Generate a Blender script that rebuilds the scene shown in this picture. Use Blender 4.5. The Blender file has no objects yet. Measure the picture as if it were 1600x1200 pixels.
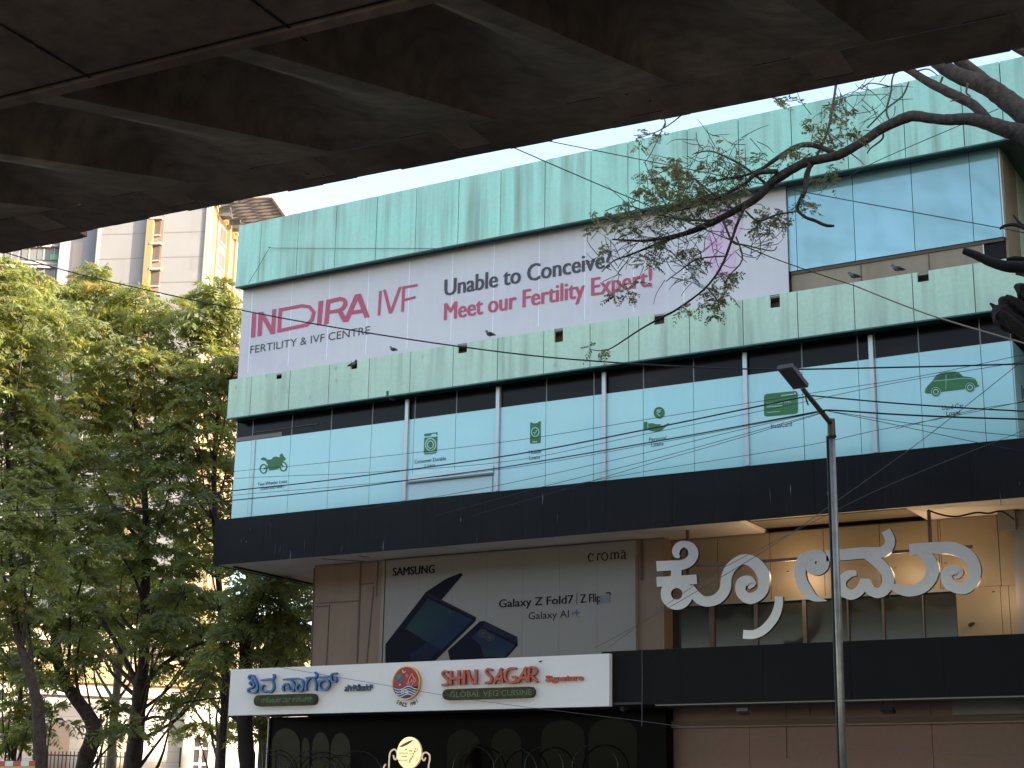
import bpy, math, random
import numpy as np
from mathutils import Vector, Matrix

random.seed(7)
rng = np.random.default_rng(7)
S = bpy.context.scene
COL = S.collection

# ------------------------------------------------------------------ camera
FPX, PITCH, ROLL, YAW = 2500.0, math.radians(15.373), math.radians(0.942), math.radians(30.498)
CAM = np.array([0.0, 0.0, 1.6])
_cy, _sy, _cp, _sp = math.cos(YAW), math.sin(YAW), math.cos(PITCH), math.sin(PITCH)
FW = np.array([-_sy * _cp, _cy * _cp, _sp])
_r0 = np.array([_cy, _sy, 0.0]); _u0 = np.cross(_r0, FW)
RT = math.cos(ROLL) * _r0 + math.sin(ROLL) * _u0
UP = -math.sin(ROLL) * _r0 + math.cos(ROLL) * _u0
cd = bpy.data.cameras.new('camera'); cam = bpy.data.objects.new('camera', cd); COL.objects.link(cam)
cd.sensor_width = 36.0; cd.lens = FPX / 1600 * 36.0; cd.clip_end = 3000; cd.clip_start = 0.1
M = Matrix.Identity(4)
for i in range(3):
    M[i][0], M[i][1], M[i][2], M[i][3] = RT[i], UP[i], -FW[i], CAM[i]
cam.matrix_world = M
S.camera = cam

# ------------------------------------------------------------------ world, sun, exposure
SUN_EL = math.radians(16.0)
SUN_AZ = math.atan2(0.99, 0.13)            # clockwise from +Y
W = bpy.data.worlds.new('World'); S.world = W; W.use_nodes = True
nt = W.node_tree; nt.nodes.clear()
sky = nt.nodes.new('ShaderNodeTexSky'); sky.sky_type = 'NISHITA'; sky.sun_disc = False
sky.sun_elevation = SUN_EL; sky.sun_rotation = SUN_AZ
sky.air_density = 1.0; sky.dust_density = 3.0; sky.ozone_density = 1.0; sky.altitude = 900
bg = nt.nodes.new('ShaderNodeBackground'); bg.inputs[1].default_value = 0.15
wo = nt.nodes.new('ShaderNodeOutputWorld')
hz = nt.nodes.new('ShaderNodeMix'); hz.data_type = 'RGBA'; hz.blend_type = 'MULTIPLY'; hz.inputs[0].default_value = 1.0
hz.inputs[7].default_value = (1.09, 0.965, 0.87, 1)      # dusty, slightly warm city air
nt.links.new(sky.outputs[0], hz.inputs[6]); nt.links.new(hz.outputs[2], bg.inputs[0]); nt.links.new(bg.outputs[0], wo.inputs[0])
sd = bpy.data.lights.new('sun', 'SUN'); sd.energy = 4.0; sd.angle = math.radians(0.5); sd.color = (1.0, 0.83, 0.62)
so = bpy.data.objects.new('sun', sd); COL.objects.link(so)
SUNV = Vector((math.sin(SUN_AZ) * math.cos(SUN_EL), math.cos(SUN_AZ) * math.cos(SUN_EL), math.sin(SUN_EL)))
so.rotation_euler = SUNV.to_track_quat('Z', 'Y').to_euler(); so.location = (20, 20, 40)
S.view_settings.view_transform = 'Standard'; S.view_settings.look = 'None'
S.view_settings.exposure = 2.25; S.view_settings.gamma = 1.0
S.view_settings.use_curve_mapping = False
S.render.engine = 'CYCLES'
S.cycles.max_bounces = 6; S.cycles.diffuse_bounces = 3; S.cycles.transparent_max_bounces = 6

# ------------------------------------------------------------------ photo pixel -> point on a real plane
def ray(px, py):
    return FW + RT * ((px - 800) / FPX) - UP * ((py - 600) / FPX)
def at(px, py, Y):
    d = ray(px, py); return CAM + d * (Y / d[1])
def atz(px, py, Z):
    d = ray(px, py); return CAM + d * ((Z - 1.6) / d[2])
def atx(px, py, X):
    d = ray(px, py); return CAM + d * (X / d[0])
def atp(px, py, P0, N):
    d = ray(px, py); P0 = np.array(P0, float); N = np.array(N, float)
    return CAM + d * (((P0 - CAM) @ N) / (d @ N))
def X_(px, py, Y): return float(at(px, py, Y)[0])
def Z_(px, py, Y): return float(at(px, py, Y)[2])

# ------------------------------------------------------------------ materials
MATS = {}
class NG:
    def __init__(s, name):
        s.m = bpy.data.materials.new(name); s.m.use_nodes = True
        s.t = s.m.node_tree; s.t.nodes.clear()
        s.out = s.n('ShaderNodeOutputMaterial'); s.b = s.n('ShaderNodeBsdfPrincipled')
        s.l(s.b.outputs[0], s.out.inputs[0])
    def n(s, k, **kw):
        x = s.t.nodes.new(k)
        for a, v in kw.items(): setattr(x, a, v)
        return x
    def l(s, a, b): s.t.links.new(a, b)
    def coord(s, scale=(1, 1, 1)):
        tc = s.n('ShaderNodeTexCoord'); mp = s.n('ShaderNodeMapping')
        mp.inputs['Scale'].default_value = scale
        s.l(tc.outputs['Object'], mp.inputs[0]); return mp.outputs[0]
    def noise(s, scale=(1, 1, 1), detail=4, rough=.55):
        nz = s.n('ShaderNodeTexNoise'); nz.inputs['Scale'].default_value = 1.0
        nz.inputs['Detail'].default_value = detail; nz.inputs['Roughness'].default_value = rough
        s.l(s.coord(scale), nz.inputs['Vector']); return nz.outputs[0]
    def ramp(s, v, lo, hi):
        r = s.n('ShaderNodeMapRange'); r.inputs[1].default_value = lo; r.inputs[2].default_value = hi
        s.l(v, r.inputs[0]); return r.outputs[0]
    def mul(s, v, k):
        r = s.n('ShaderNodeMath', operation='MULTIPLY'); s.l(v, r.inputs[0])
        if isinstance(k, (int, float)): r.inputs[1].default_value = k
        else: s.l(k, r.inputs[1])
        return r.outputs[0]
    def mix(s, f, a, b):
        x = s.n('ShaderNodeMix', data_type='RGBA')
        if isinstance(f, (int, float)): x.inputs[0].default_value = f
        else: s.l(f, x.inputs[0])
        for k, v in ((6, a), (7, b)):
            if isinstance(v, tuple): x.inputs[k].default_value = (*v, 1)
            else: s.l(v, x.inputs[k])
        return x.outputs[2]
    def attr(s, name='tint'):
        a = s.n('ShaderNodeAttribute'); a.attribute_name = name; return a.outputs['Fac']

def mat(name, base, rough=.6, metal=0., spec=.5, var=None, streak=None, streak2=None, tint=None, bump=0., bscale=20., emit=None, coat=0., fine=None):
    """var=(colour, scale, lo, hi, amount) blotches; streak=(colour, sx, sz, lo, hi, amount) runs down a wall; tint=(colour, amount) per face"""
    if name in MATS: return MATS[name]
    g = NG(name); c = base
    if tint: c = g.mix(g.mul(g.attr(), tint[1]), c, tint[0])
    if var:
        col, sc, lo, hi, am = var
        sc = sc if isinstance(sc, tuple) else (sc,) * 3
        c = g.mix(g.mul(g.ramp(g.noise(sc, 5), lo, hi), am), c, col)
    for st in (streak, streak2):
        if st:
            col, sx, sz, lo, hi, am = st
            f = g.mul(g.ramp(g.noise((sx, sx, sz), 3, .6), lo, hi), am)
            f = g.mul(f, g.ramp(g.noise((.35, .35, .5), 2), .3, .62))
            c = g.mix(f, c, col)
    if fine:
        c = g.mix(g.mul(g.ramp(g.noise((fine[1],) * 3, 3), .4, .7), fine[2]), c, fine[0])
    if isinstance(c, tuple): g.b.inputs['Base Color'].default_value = (*c, 1)
    else: g.l(c, g.b.inputs['Base Color'])
    g.b.inputs['Roughness'].default_value = rough; g.b.inputs['Metallic'].default_value = metal
    g.b.inputs['Specular IOR Level'].default_value = spec
    if coat: g.b.inputs['Coat Weight'].default_value = coat; g.b.inputs['Coat Roughness'].default_value = .06
    if bump:
        bn = g.n('ShaderNodeBump'); bn.inputs['Strength'].default_value = bump; bn.inputs['Distance'].default_value = .02
        g.l(g.noise((bscale,) * 3, 4), bn.inputs['Height']); g.l(bn.outputs[0], g.b.inputs['Normal'])
    if emit:
        g.b.inputs['Emission Color'].default_value = (*emit[0], 1); g.b.inputs['Emission Strength'].default_value = emit[1]
    MATS[name] = g.m; return g.m

def leafmat(name, a, b, trans, c=None):
    if name in MATS: return MATS[name]
    g = NG(name); f = g.attr()
    col = g.mix(f, a, b)
    if c: col = g.mix(g.ramp(f, .955, .995), col, c)
    g.l(col, g.b.inputs['Base Color']); g.b.inputs['Roughness'].default_value = .5
    g.b.inputs['Specular IOR Level'].default_value = .35
    tr = g.n('ShaderNodeBsdfTranslucent'); g.l(g.mix(.5, col, trans), tr.inputs[0])
    mx = g.n('ShaderNodeMixShader'); mx.inputs[0].default_value = .48
    g.l(g.b.outputs[0], mx.inputs[1]); g.l(tr.outputs[0], mx.inputs[2]); g.l(mx.outputs[0], g.out.inputs[0])
    MATS[name] = g.m; return g.m

TEAL = mat('teal_panel', (.32, .70, .58), .45, var=((.40, .58, .50), (.5, .5, .9), .4, .7, .6), streak=((.19, .26, .205), 3.2, .14, .44, .66, .85),
           streak2=((.44, .80, .70), 5, .2, .46, .66, .55), tint=((.44, .72, .60), .5), fine=((.25, .46, .40), 14, .25))
TEALMID = mat('teal_parapet_panel', (.45, .65, .49), .5, var=((.42, .54, .43), (.6, .6, .9), .4, .7, .6), streak=((.26, .33, .26), 4.2, .25, .45, .68, .75),
              streak2=((.52, .70, .59), 4, .4, .5, .7, .6), tint=((.46, .61, .48), .5), fine=((.28, .42, .33), 14, .25))
TEALDARK = mat('dark_teal_metal', (.03, .07, .06), .5)
SEAM = mat('seam_dark', (.03, .035, .03), .8)
BLACKBAND = mat('black_cladding', (.0058, .0050, .0050), .5, spec=.15, var=((.011, .0098, .0098), (.8, .8, .8), .35, .7, .8), streak=((.05, .05, .055), 9, .2, .6, .8, .5), fine=((.018, .018, .019), 30, .2))
LOWBAND = mat('lower_black_cladding', (.008, .0073, .007), .6, spec=.12, var=((.009, .009, .0095), (.8, .8, .8), .35, .7, .8))
SPLASH = mat('white_dropping', (.45, .45, .43), .8)
FILM = mat('cyan_window_film', (.385, .74, .69), .16, spec=.6, coat=.5, tint=((.47, .75, .68), .7), var=((.29, .61, .66), (.3, .3, .5), .35, .65, .6),
           streak=((.48, .74, .76), 4, .2, .5, .75, .4))
FILM2 = mat('blue_window_film', (.24, .46, .48), .10, metal=.2, spec=1.0, coat=.8, tint=((.30, .54, .60), .7), var=((.22, .47, .56), (.4, .4, .6), .35, .65, .7))
DARKGLASS = mat('dark_glass', (.010, .0075, .0065), .14, spec=.12, var=((.05, .035, .028), (.25, .25, .8), .55, .75, .5))  # brown blotches in the colour stand in for reflections
CREAMGLASS = mat('dusty_glass', (.03, .033, .03), .12, spec=.35)
SILVER = mat('silver_mullion', (.55, .58, .57), .4, metal=.3)
GREYMUL = mat('grey_mullion', (.2, .2, .2), .4)
GREEN = mat('green_print', (.035, .17, .045), .5, var=((.05, .2, .06), 3, .4, .6, .5))
PALEGREEN = mat('pale_green_print', (.42, .68, .60), .5)
INK = mat('black_print', (.008, .009, .011), .6, spec=.1)
BANNER = mat('banner_vinyl', (.565, .56, .58), .5, var=((.49, .47, .53), (.4, .4, .8), .35, .7, .7), streak=((.62, .63, .72), 5, .4, .5, .75, .5))
BANNERLINE = mat('banner_seam', (.74, .76, .82), .5)
CRIMSON = mat('crimson_print', (.42, .065, .125), .55)
CHARCOAL = mat('charcoal_print', (.045, .042, .055), .55)
FACE = mat('pink_print', (.62, .45, .60), .55, var=((.54, .36, .52), 2, .4, .7, .6))
LIPS = mat('lip_print', (.55, .25, .42), .55)
BEIGE = mat('beige_cladding', (.225, .15, .10), .6, var=((.175, .12, .076), (.7, .7, .5), .35, .7, .8), streak=((.12, .095, .07), 6, .3, .5, .75, .5), bump=.1)
SOFFIT = mat('soffit_board', (.84, .74, .64), .7, var=((.7, .6, .5), 1.2, .35, .7, .8))
BROWN = mat('brown_trim', (.09, .055, .038), .6)
TAN = mat('tan_cladding', (.27, .22, .155), .65, var=((.19, .155, .11), (1, 1, .6), .35, .7, .8), streak=((.14, .12, .09), 6, .4, .5, .75, .6))
YELLOW = mat('yellow_panel', (.25, .185, .115), .5, var=((.2, .15, .09), (.5, .5, .5), .35, .7, .7), bump=.05)
PINKWALL = mat('pinkish_panel', (.215, .10, .078), .5, var=((.165, .10, .07), (.4, .4, .6), .35, .65, .9), fine=((.2, .15, .12), 9, .25))
GREYBOX = mat('grey_board', (.19, .17, .155), .6)
WHITESIGN = mat('white_sign_face', (.84, .82, .80), .4, var=((.78, .76, .74), 1, .35, .7, .6))
BLUELET = mat('blue_letter', (.02, .08, .24), .35)
BLUEFACE = mat('blue_letter_face', (.03, .15, .40), .3)
DULLBLUE = mat('dull_blue_letter', (.06, .09, .16), .4)
ORANGE = mat('orange_letter', (.50, .085, .04), .35)
MOSS = mat('moss_panel', (.032, .034, .012), .8, var=((.09, .068, .03), 9, .45, .65, .9), bump=.6, bscale=40)
MOSSGREEN = mat('green_letter', (.08, .28, .07), .5)
MOSSGREY = mat('greygreen_letter', (.13, .19, .10), .5)
GOLD = mat('gold_rim', (.55, .33, .12), .3, metal=.6)
RED = mat('red_print', (.42, .022, .025), .4)
NAVY = mat('navy_print', (.025, .03, .14), .4)
WHITE = mat('white_print', (.72, .72, .74), .5)
PINK = mat('rose_print', (.65, .32, .32), .5)
GLOBEB = mat('globe_blue', (.04, .1, .2), .4)
GLOBEG = mat('globe_green', (.06, .25, .06), .4)
STAR = mat('star_yellow', (.55, .25, .05), .4)
BRUSHED = mat('brushed_steel_letter', (.54, .55, .58), .30, metal=.55, var=((.46, .46, .48), (1, 1, 1), .4, .65, .7), fine=((.44, .44, .46), 6, .3))
BLACK = mat('matt_black', (.012, .012, .012), .5)
IRON = mat('black_iron', (.01, .01, .01), .45)
ADGREY = mat('grey_ad_print', (.235, .22, .20), .5, spec=.3, var=((.2, .187, .17), (.3, .3, .3), .35, .7, .6))
PHONE = mat('phone_print', (.005, .006, .012), .6, spec=.1)
PHONESIDE = mat('phone_edge_print', (.014, .017, .03), .6, spec=.1)
def screenmat():
    g = NG('phone_screen_print'); f = g.ramp(g.noise((.6, .6, .9), 1, .3), .38, .62)
    g.l(g.mix(f, (.012, .024, .05), (.022, .048, .042)), g.b.inputs['Base Color']); g.b.inputs['Roughness'].default_value = .6; g.b.inputs['Specular IOR Level'].default_value = .1; return g.m
SCREEN = screenmat()
CONC = mat('flyover_concrete', (.50, .345, .225), .85, var=((.19, .125, .08), (.35, .35, .35), .38, .68, .9), fine=((.11, .08, .055), 3.1, .6), bump=.35, bscale=9, tint=((.15, .12, .10), .5))
CONCPATCH = mat('flyover_patch', (.47, .32, .205), .85, var=((.22, .15, .095), 1.3, .35, .7, .8), fine=((.25, .17, .11), 12, .4))
CONCDARK = mat('flyover_stain', (.012, .01, .009), .9)
CONCTOP = mat('concrete_rough', (.3, .28, .25), .85, var=((.2, .18, .16), 1, .4, .7, .8))
BARK = mat('bark', (.052, .036, .026), .9, var=((.018, .012, .009), (9, 9, 5), .4, .65, .9), fine=((.10, .08, .062), 14, .4), bump=1.0, bscale=18)
BARKDARK = mat('dark_bark', (.022, .015, .012), .9, var=((.015, .011, .01), (6, 6, 3), .4, .65, .9), bump=.8, bscale=20)
BARKPALE = mat('pale_bark', (.17, .145, .11), .85, var=((.09, .075, .055), (5, 5, 2), .4, .65, .9), bump=.6, bscale=18)
TWIG = mat('twig', (.075, .06, .05), .8)
WOODEND = mat('cut_wood', (.16, .12, .09), .9, var=((.07, .05, .04), 30, .4, .6, .8))
LEAF = leafmat('tree_leaf', (.15, .19, .11), (.23, .28, .085), (.60, .56, .05), (.28, .19, .06))
LEAFR = leafmat('branch_leaf', (.11, .12, .065), (.25, .245, .095), (.28, .27, .1), (.36, .28, .07))
CABLE = mat('black_cable', (.01, .01, .011), .5)
CABLEGREY = mat('grey_cable', (.09, .09, .09), .6)
CABLETAN = mat('tan_cable', (.32, .24, .17), .6)
GALV = mat('galvanised_steel', (.34, .335, .30), .42, metal=.6, var=((.19, .18, .165), 6, .4, .7, .6))
OLIVE = mat('dull_steel', (.13, .115, .085), .5, metal=.3)
LAMPGREY = mat('lamp_housing', (.16, .155, .15), .5)
LAMPLENS = mat('lamp_lens', (.05, .05, .055), .2)
TOWERGREY = mat('tower_render', (.265, .28, .30), .85, var=((.235, .245, .255), (.15, .15, .1), .35, .7, .8), streak=((.185, .185, .18), .8, .05, .5, .75, .5))
TOWERBLUE = mat('tower_render_cool', (.27, .285, .31), .85, var=((.24, .25, .27), .15, .35, .7, .8))
TOWERYEL = mat('tower_yellow', (.30, .24, .125), .8)
TOWERPINK = mat('tower_peach', (.235, .18, .135), .8)
TOWERWIN = mat('tower_window', (.12, .095, .08), .3)
TOWERWIN2 = mat('tower_window_dark', (.13, .14, .15), .2)
TOWERTRIM = mat('tower_trim', (.33, .33, .33), .8)
PERGOLA = mat('pergola_slat', (.15, .128, .115), .7)
HOUSEW = mat('white_stucco', (.62, .59, .53), .8, var=((.52, .49, .43), .6, .4, .7, .6))
HOUSEJ = mat('stucco_joint', (.45, .43, .4), .8)
CREAMW = mat('cream_stucco', (.46, .37, .27), .8, var=((.38, .3, .21), .4, .4, .7, .6))
ASPHALT = mat('asphalt', (.05, .05, .05), .85, var=((.035, .035, .035), 1, .4, .7, .8), bump=.3, bscale=60)
PAVE = mat('paving', (.46, .41, .35), .8, var=((.15, .14, .12), 1.5, .4, .7, .8))
DIRT = mat('dusty_ground', (.09, .075, .06), .9, var=((.1, .09, .06), .5, .4, .7, .8))
BIRD = mat('pigeon_feather', (.085, .09, .105), .6, var=((.04, .04, .05), 14, .45, .6, .9))
BIRDDARK = mat('pigeon_dark', (.02, .022, .028), .5)
GLOW = mat('lit_cream_face', (.80, .62, .33), .5, emit=((1.0, .70, .30), .27))
GLOWTRIM = mat('lit_cream_scroll', (.75, .58, .42), .4, emit=((1.0, .7, .45), .07))
LEDM = mat('warm_led', (.9, .8, .6), .5, emit=((1.0, .70, .36), .6))
REDW = mat('red_paint', (.5, .04, .03), .5)
YELB = mat('yellow_paint', (.62, .40, .10), .5)
WHITEP = mat('white_paint', (.75, .74, .72), .5)

# ------------------------------------------------------------------ mesh builder and objects
ORG = {}
class MB:
    def __init__(s): s.v = []; s.f = []; s.mi = []; s.t = []; s.ms = []
    def mid(s, m):
        if m not in s.ms: s.ms.append(m)
        return s.ms.index(m)
    def add(s, vs, fs, m, tint=.5):
        o = len(s.v); s.v += [tuple(map(float, p)) for p in vs]; k = s.mid(m)
        for f in fs: s.f.append([i + o for i in f]); s.mi.append(k); s.t.append(tint)
    def quad(s, a, b, c, d, m, tint=.5): s.add([a, b, c, d], [(0, 1, 2, 3)], m, tint)
    def box(s, x0, x1, y0, y1, z0, z1, m, tint=.5):
        x0, x1 = sorted((x0, x1)); y0, y1 = sorted((y0, y1)); z0, z1 = sorted((z0, z1))
        vs = [(x0, y0, z0), (x1, y0, z0), (x1, y1, z0), (x0, y1, z0), (x0, y0, z1), (x1, y0, z1), (x1, y1, z1), (x0, y1, z1)]
        s.add(vs, [(3, 2, 1, 0), (4, 5, 6, 7), (0, 1, 5, 4), (1, 2, 6, 5), (2, 3, 7, 6), (3, 0, 4, 7)], m, tint)
    def obox(s, c, ax, ay, az, m, tint=.5):
        c, ax, ay, az = map(np.array, (c, ax, ay, az))
        vs = [c + sx * ax + sy * ay + sz * az for sz in (-1, 1) for sx, sy in ((-1, -1), (1, -1), (1, 1), (-1, 1))]
        s.add(vs, [(3, 2, 1, 0), (4, 5, 6, 7), (0, 1, 5, 4), (1, 2, 6, 5), (2, 3, 7, 6), (3, 0, 4, 7)], m, tint)
    def tube(s, pts, rad, m, n=8, cap=True, tint=.5, jit=0.):
        pts = [np.array(p, float) for p in pts]
        if not hasattr(rad, '__len__'): rad = [rad] * len(pts)
        vs = []; prev = None
        for i, p in enumerate(pts):
            d = pts[min(i + 1, len(pts) - 1)] - pts[max(i - 1, 0)]; d = d / (np.linalg.norm(d) + 1e-9)
            if prev is None:
                a = np.cross(d, (0, 0, 1)) if abs(d[2]) < .95 else np.cross(d, (1, 0, 0))
            else: a = prev - d * (prev @ d)
            a = a / (np.linalg.norm(a) + 1e-9); prev = a; b = np.cross(d, a)
            for k in range(n):
                th = 2 * math.pi * k / n; r = rad[i] * (1 + jit * random.uniform(-1, 1))
                vs.append(p + (a * math.cos(th) + b * math.sin(th)) * r)
        fs = []
        for i in range(len(pts) - 1):
            for k in range(n):
                k2 = (k + 1) % n; fs.append((i * n + k, i * n + k2, (i + 1) * n + k2, (i + 1) * n + k))
        if cap: fs.append(tuple(range(n))[::-1]); fs.append(tuple((len(pts) - 1) * n + k for k in range(n)))
        s.add(vs, fs, m, tint)
    def prism(s, loop, y0, y1, m, side=None, tint=.5):
        """loop of (x,z) -> solid between y0 (front) and y1"""
        n = len(loop)
        ar = sum(loop[i][0] * loop[(i + 1) % n][1] - loop[(i + 1) % n][0] * loop[i][1] for i in range(n))
        if ar < 0: loop = loop[::-1]
        s.add([(x, y0, z) for x, z in loop], [tuple(range(n))], m, tint)
        vs = [(x, y0, z) for x, z in loop] + [(x, y1, z) for x, z in loop]
        s.add(vs, [(i, i + n, (i + 1) % n + n, (i + 1) % n) for i in range(n)] + [tuple(range(2 * n - 1, n - 1, -1))], side or m, tint)
    def ppoly(s, pxs, Y, depth, m, side=None, proud=0.):
        s.prism([(p[0], p[2]) for p in (at(x, y, Y) for x, y in pxs)], Y - proud - depth, Y - proud, m, side)
    def ribbon(s, pts, Y, depth, m, side=None, proud=0., closed=False, sub=4, w=None, layer=.0015):
        """stroke in photo pixels: pts (x,y,width)"""
        P = [(p[0], p[1], p[2] if len(p) > 2 else w) for p in pts]
        if sub > 1: P = smooth(P, sub, closed)
        n = len(P); L = []; R = []
        for i in range(n):
            if closed: a, b = P[i - 1], P[(i + 1) % n]
            else: a, b = P[max(i - 1, 0)], P[min(i + 1, n - 1)]
            dx, dy = b[0] - a[0], b[1] - a[1]; q = math.hypot(dx, dy) + 1e-9
            nx, ny = -dy / q, dx / q; h = P[i][2] / 2
            L.append(at(P[i][0] + nx * h, P[i][1] + ny * h, Y)); R.append(at(P[i][0] - nx * h, P[i][1] - ny * h, Y))
        y0, y1 = Y - proud - depth, Y - proud
        vs = []
        for l, r in zip(L, R): vs += [(l[0], y0, l[2]), (r[0], y0, r[2]), (l[0], y1, l[2]), (r[0], y1, r[2])]
        F = []; B = []
        for i in range(n if closed else n - 1):
            a, b = i * 4, ((i + 1) % n) * 4
            F.append((a, b, b + 1, a + 1)); B += [(a + 2, a + 3, b + 3, b + 2), (a, a + 2, b + 2, b), (a + 1, b + 1, b + 3, a + 3)]
        if not closed: B += [(0, 1, 3, 2), ((n - 1) * 4, (n - 1) * 4 + 2, (n - 1) * 4 + 3, (n - 1) * 4 + 1)]
        s.add(vs, F, m); s.add(vs, B, side or m)
    def build(s, name, parent=None, smooth_=False, org=None):
        me = bpy.data.meshes.new(name)
        o0 = ORG[parent.name] if parent is not None else np.array(org if org is not None else (0, 0, 0), float)
        v = np.array(s.v, float) - o0
        me.from_pydata(v.tolist(), [], s.f)
        for m in s.ms: me.materials.append(m)
        me.polygons.foreach_set('material_index', s.mi)
        a = me.attributes.new('tint', 'FLOAT', 'FACE'); a.data.foreach_set('value', s.t)
        if smooth_: me.polygons.foreach_set('use_smooth', [True] * len(s.f))
        me.update()
        ob = bpy.data.objects.new(name, me); COL.objects.link(ob)
        if parent is not None: ob.parent = parent
        else: ob.location = o0
        ORG[ob.name] = o0
        return ob

def smooth(P, sub, closed=False):
    P = [tuple(p) for p in P]; n = len(P); out = []
    rngi = range(n) if closed else range(n - 1)
    for i in rngi:
        if closed: p0, p1, p2, p3 = P[i - 1], P[i], P[(i + 1) % n], P[(i + 2) % n]
        else: p0, p1, p2, p3 = P[max(i - 1, 0)], P[i], P[i + 1], P[min(i + 2, n - 1)]
        for k in range(sub):
            t = k / sub; t2, t3 = t * t, t * t * t
            out.append(tuple(.5 * (2 * b + (c - a) * t + (2 * a - 5 * b + 4 * c - d) * t2 + (-a + 3 * b - 3 * c + d) * t3) for a, b, c, d in zip(p0, p1, p2, p3)))
    if not closed: out.append(P[-1])
    return out

def tag(o, label, cat, group=None, kind=None):
    o['label'] = label
    if cat: o['category'] = cat
    if group: o['group'] = group
    if kind: o['kind'] = kind
    return o
def thing(name, label, cat, loc, group=None):
    o = bpy.data.objects.new(name, None); o.empty_display_size = .3; COL.objects.link(o); o.location = tuple(map(float, loc))
    ORG[o.name] = np.array(loc, float)
    return tag(o, label, cat, group)
def struct(mb, name, label=None):
    o = mb.build(name); o['kind'] = 'structure'
    if label: o['label'] = label
    return o

# ------------------------------------------------------------------ text (built-in font)
_tc = {}
def textmesh(txt, offset=0.):
    k = (txt, offset)
    if k in _tc: return _tc[k]
    c = bpy.data.curves.new('t', 'FONT'); c.body = txt; c.size = 1; c.offset = offset; c.resolution_u = 3
    o = bpy.data.objects.new('t', c); COL.objects.link(o)
    dg = bpy.context.evaluated_depsgraph_get(); dg.update()
    me = bpy.data.meshes.new_from_object(o.evaluated_get(dg))
    v = [tuple(p.co) for p in me.vertices]; f = [tuple(p.vertices) for p in me.polygons]
    # boundary edges for the sides of solid letters
    cnt = {}
    for p in me.polygons:
        for a, b in p.edge_keys: cnt[(a, b)] = cnt.get((a, b), 0) + 1
    ed = []
    for p in me.polygons:
        vs = list(p.vertices)
        for i in range(len(vs)):
            a, b = vs[i], vs[(i + 1) % len(vs)]
            if cnt[(min(a, b), max(a, b))] == 1: ed.append((a, b))
    bpy.data.objects.remove(o); bpy.data.meshes.remove(me); bpy.data.curves.remove(c)
    _tc[k] = (v, f, ed); return _tc[k]
CAPH = max(p[1] for p in textmesh('H')[0])
def text(mb, txt, x0, x1, zb, h, Y, m, depth=0., side=None, offset=0., slope=0.):
    v, f, ed = textmesh(txt, offset)
    if not v: return
    a = min(p[0] for p in v); b = max(p[0] for p in v)
    sx = (x1 - x0) / (b - a); sz = h / CAPH
    P = [(x0 + (p[0] - a) * sx, zb + p[1] * sz + slope * ((p[0] - a) * sx)) for p in v]
    mb.add([(x, Y, z) for x, z in P], f, m)
    if depth:
        n = len(P)
        mb.add([(x, Y, z) for x, z in P] + [(x, Y + depth, z) for x, z in P], [(q, p, p + n, q + n) for p, q in ed], side or m)
def boldpx(mb, txt, p0, p1, hpx, Y, m, wpx=1.0, n=3, proud=.006):
    for i in range(n):
        d = (i / (n - 1) - .5) * wpx; textpx(mb, txt, (p0[0] + d, p0[1]), (p1[0] + d, p1[1]), hpx, Y, m, proud=proud + i * .0012)
def textpx(mb, txt, p0, p1, hpx, Y, m, **kw):
    """baseline from pixel p0 to pixel p1, capital height hpx at the left end"""
    a, b, c = at(*p0, Y), at(*p1, Y), at(p0[0], p0[1] - hpx, Y)
    text(mb, txt, a[0], b[0], a[2], c[2] - a[2], Y - kw.pop('proud', 0.), m, slope=(b[2] - a[2]) / (b[0] - a[0]) if kw.pop('tilt', False) else 0., **kw)

# ================================================================== GROUND
g = MB(); g.quad((-900, -600, 0), (900, -600, 0), (900, 1200, 0), (-900, 1200, 0), DIRT); struct(g, 'ground')
g = MB(); g.box(-300, 300, 1.2, 25.6, -.2, .004, ASPHALT); g.box(-300, 300, -14, -1.2, -.2, .004, ASPHALT)
for k in range(-30, 31):
    g.quad((k * 9, 13.2, .008), (k * 9 + 3, 13.2, .008), (k * 9 + 3, 13.35, .008), (k * 9, 13.35, .008), WHITEP)
struct(g, 'road')
g = MB(); g.box(-300, 300, 25.75, 30.2, -.2, .15, PAVE); g.box(-300, 300, 25.6, 25.75, -.2, .16, CONCTOP); struct(g, 'pavement')

# ================================================================== COMMERCIAL BUILDING
XL, XR = -25.65, -6.63
YG, YF, YB, YW, YR = 30.0, 29.62, 29.45, 30.6, 31.0
bld = thing('commercial_building', 'four-storey teal, cyan and black shop building under the flyover edge', 'building', (-16, 30, 0))
m = MB()                                             # carcass, plus unseen blocks added to cast shade
m.box(XL + .03, XR - .03, 30.25, 37.95, 7.62, 16.35, TAN)
m.box(XL + .03, -3.2, 38.0, 47, 0, 18.6, TAN)  # hidden taller rear block, added to shade the trees on the left
m.box(-23.4, -3.2, 31.35, 37.95, 0, 7.6, BEIGE)
m.box(-6.6, -3.2, 33.0, 37.9, 7.65, 16.3, TAN)
m.box(-3.19, 13.9, 31.0, 56, 0, 16.2, TAN); m.box(14, 48, 17, 56, 0, 24, TAN); m.box(48.1, 60, -40, 16.9, 0, 8.6, TAN)  # unseen blocks along the street, added to stop sun and horizon light
m.build('wall', bld)

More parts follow.
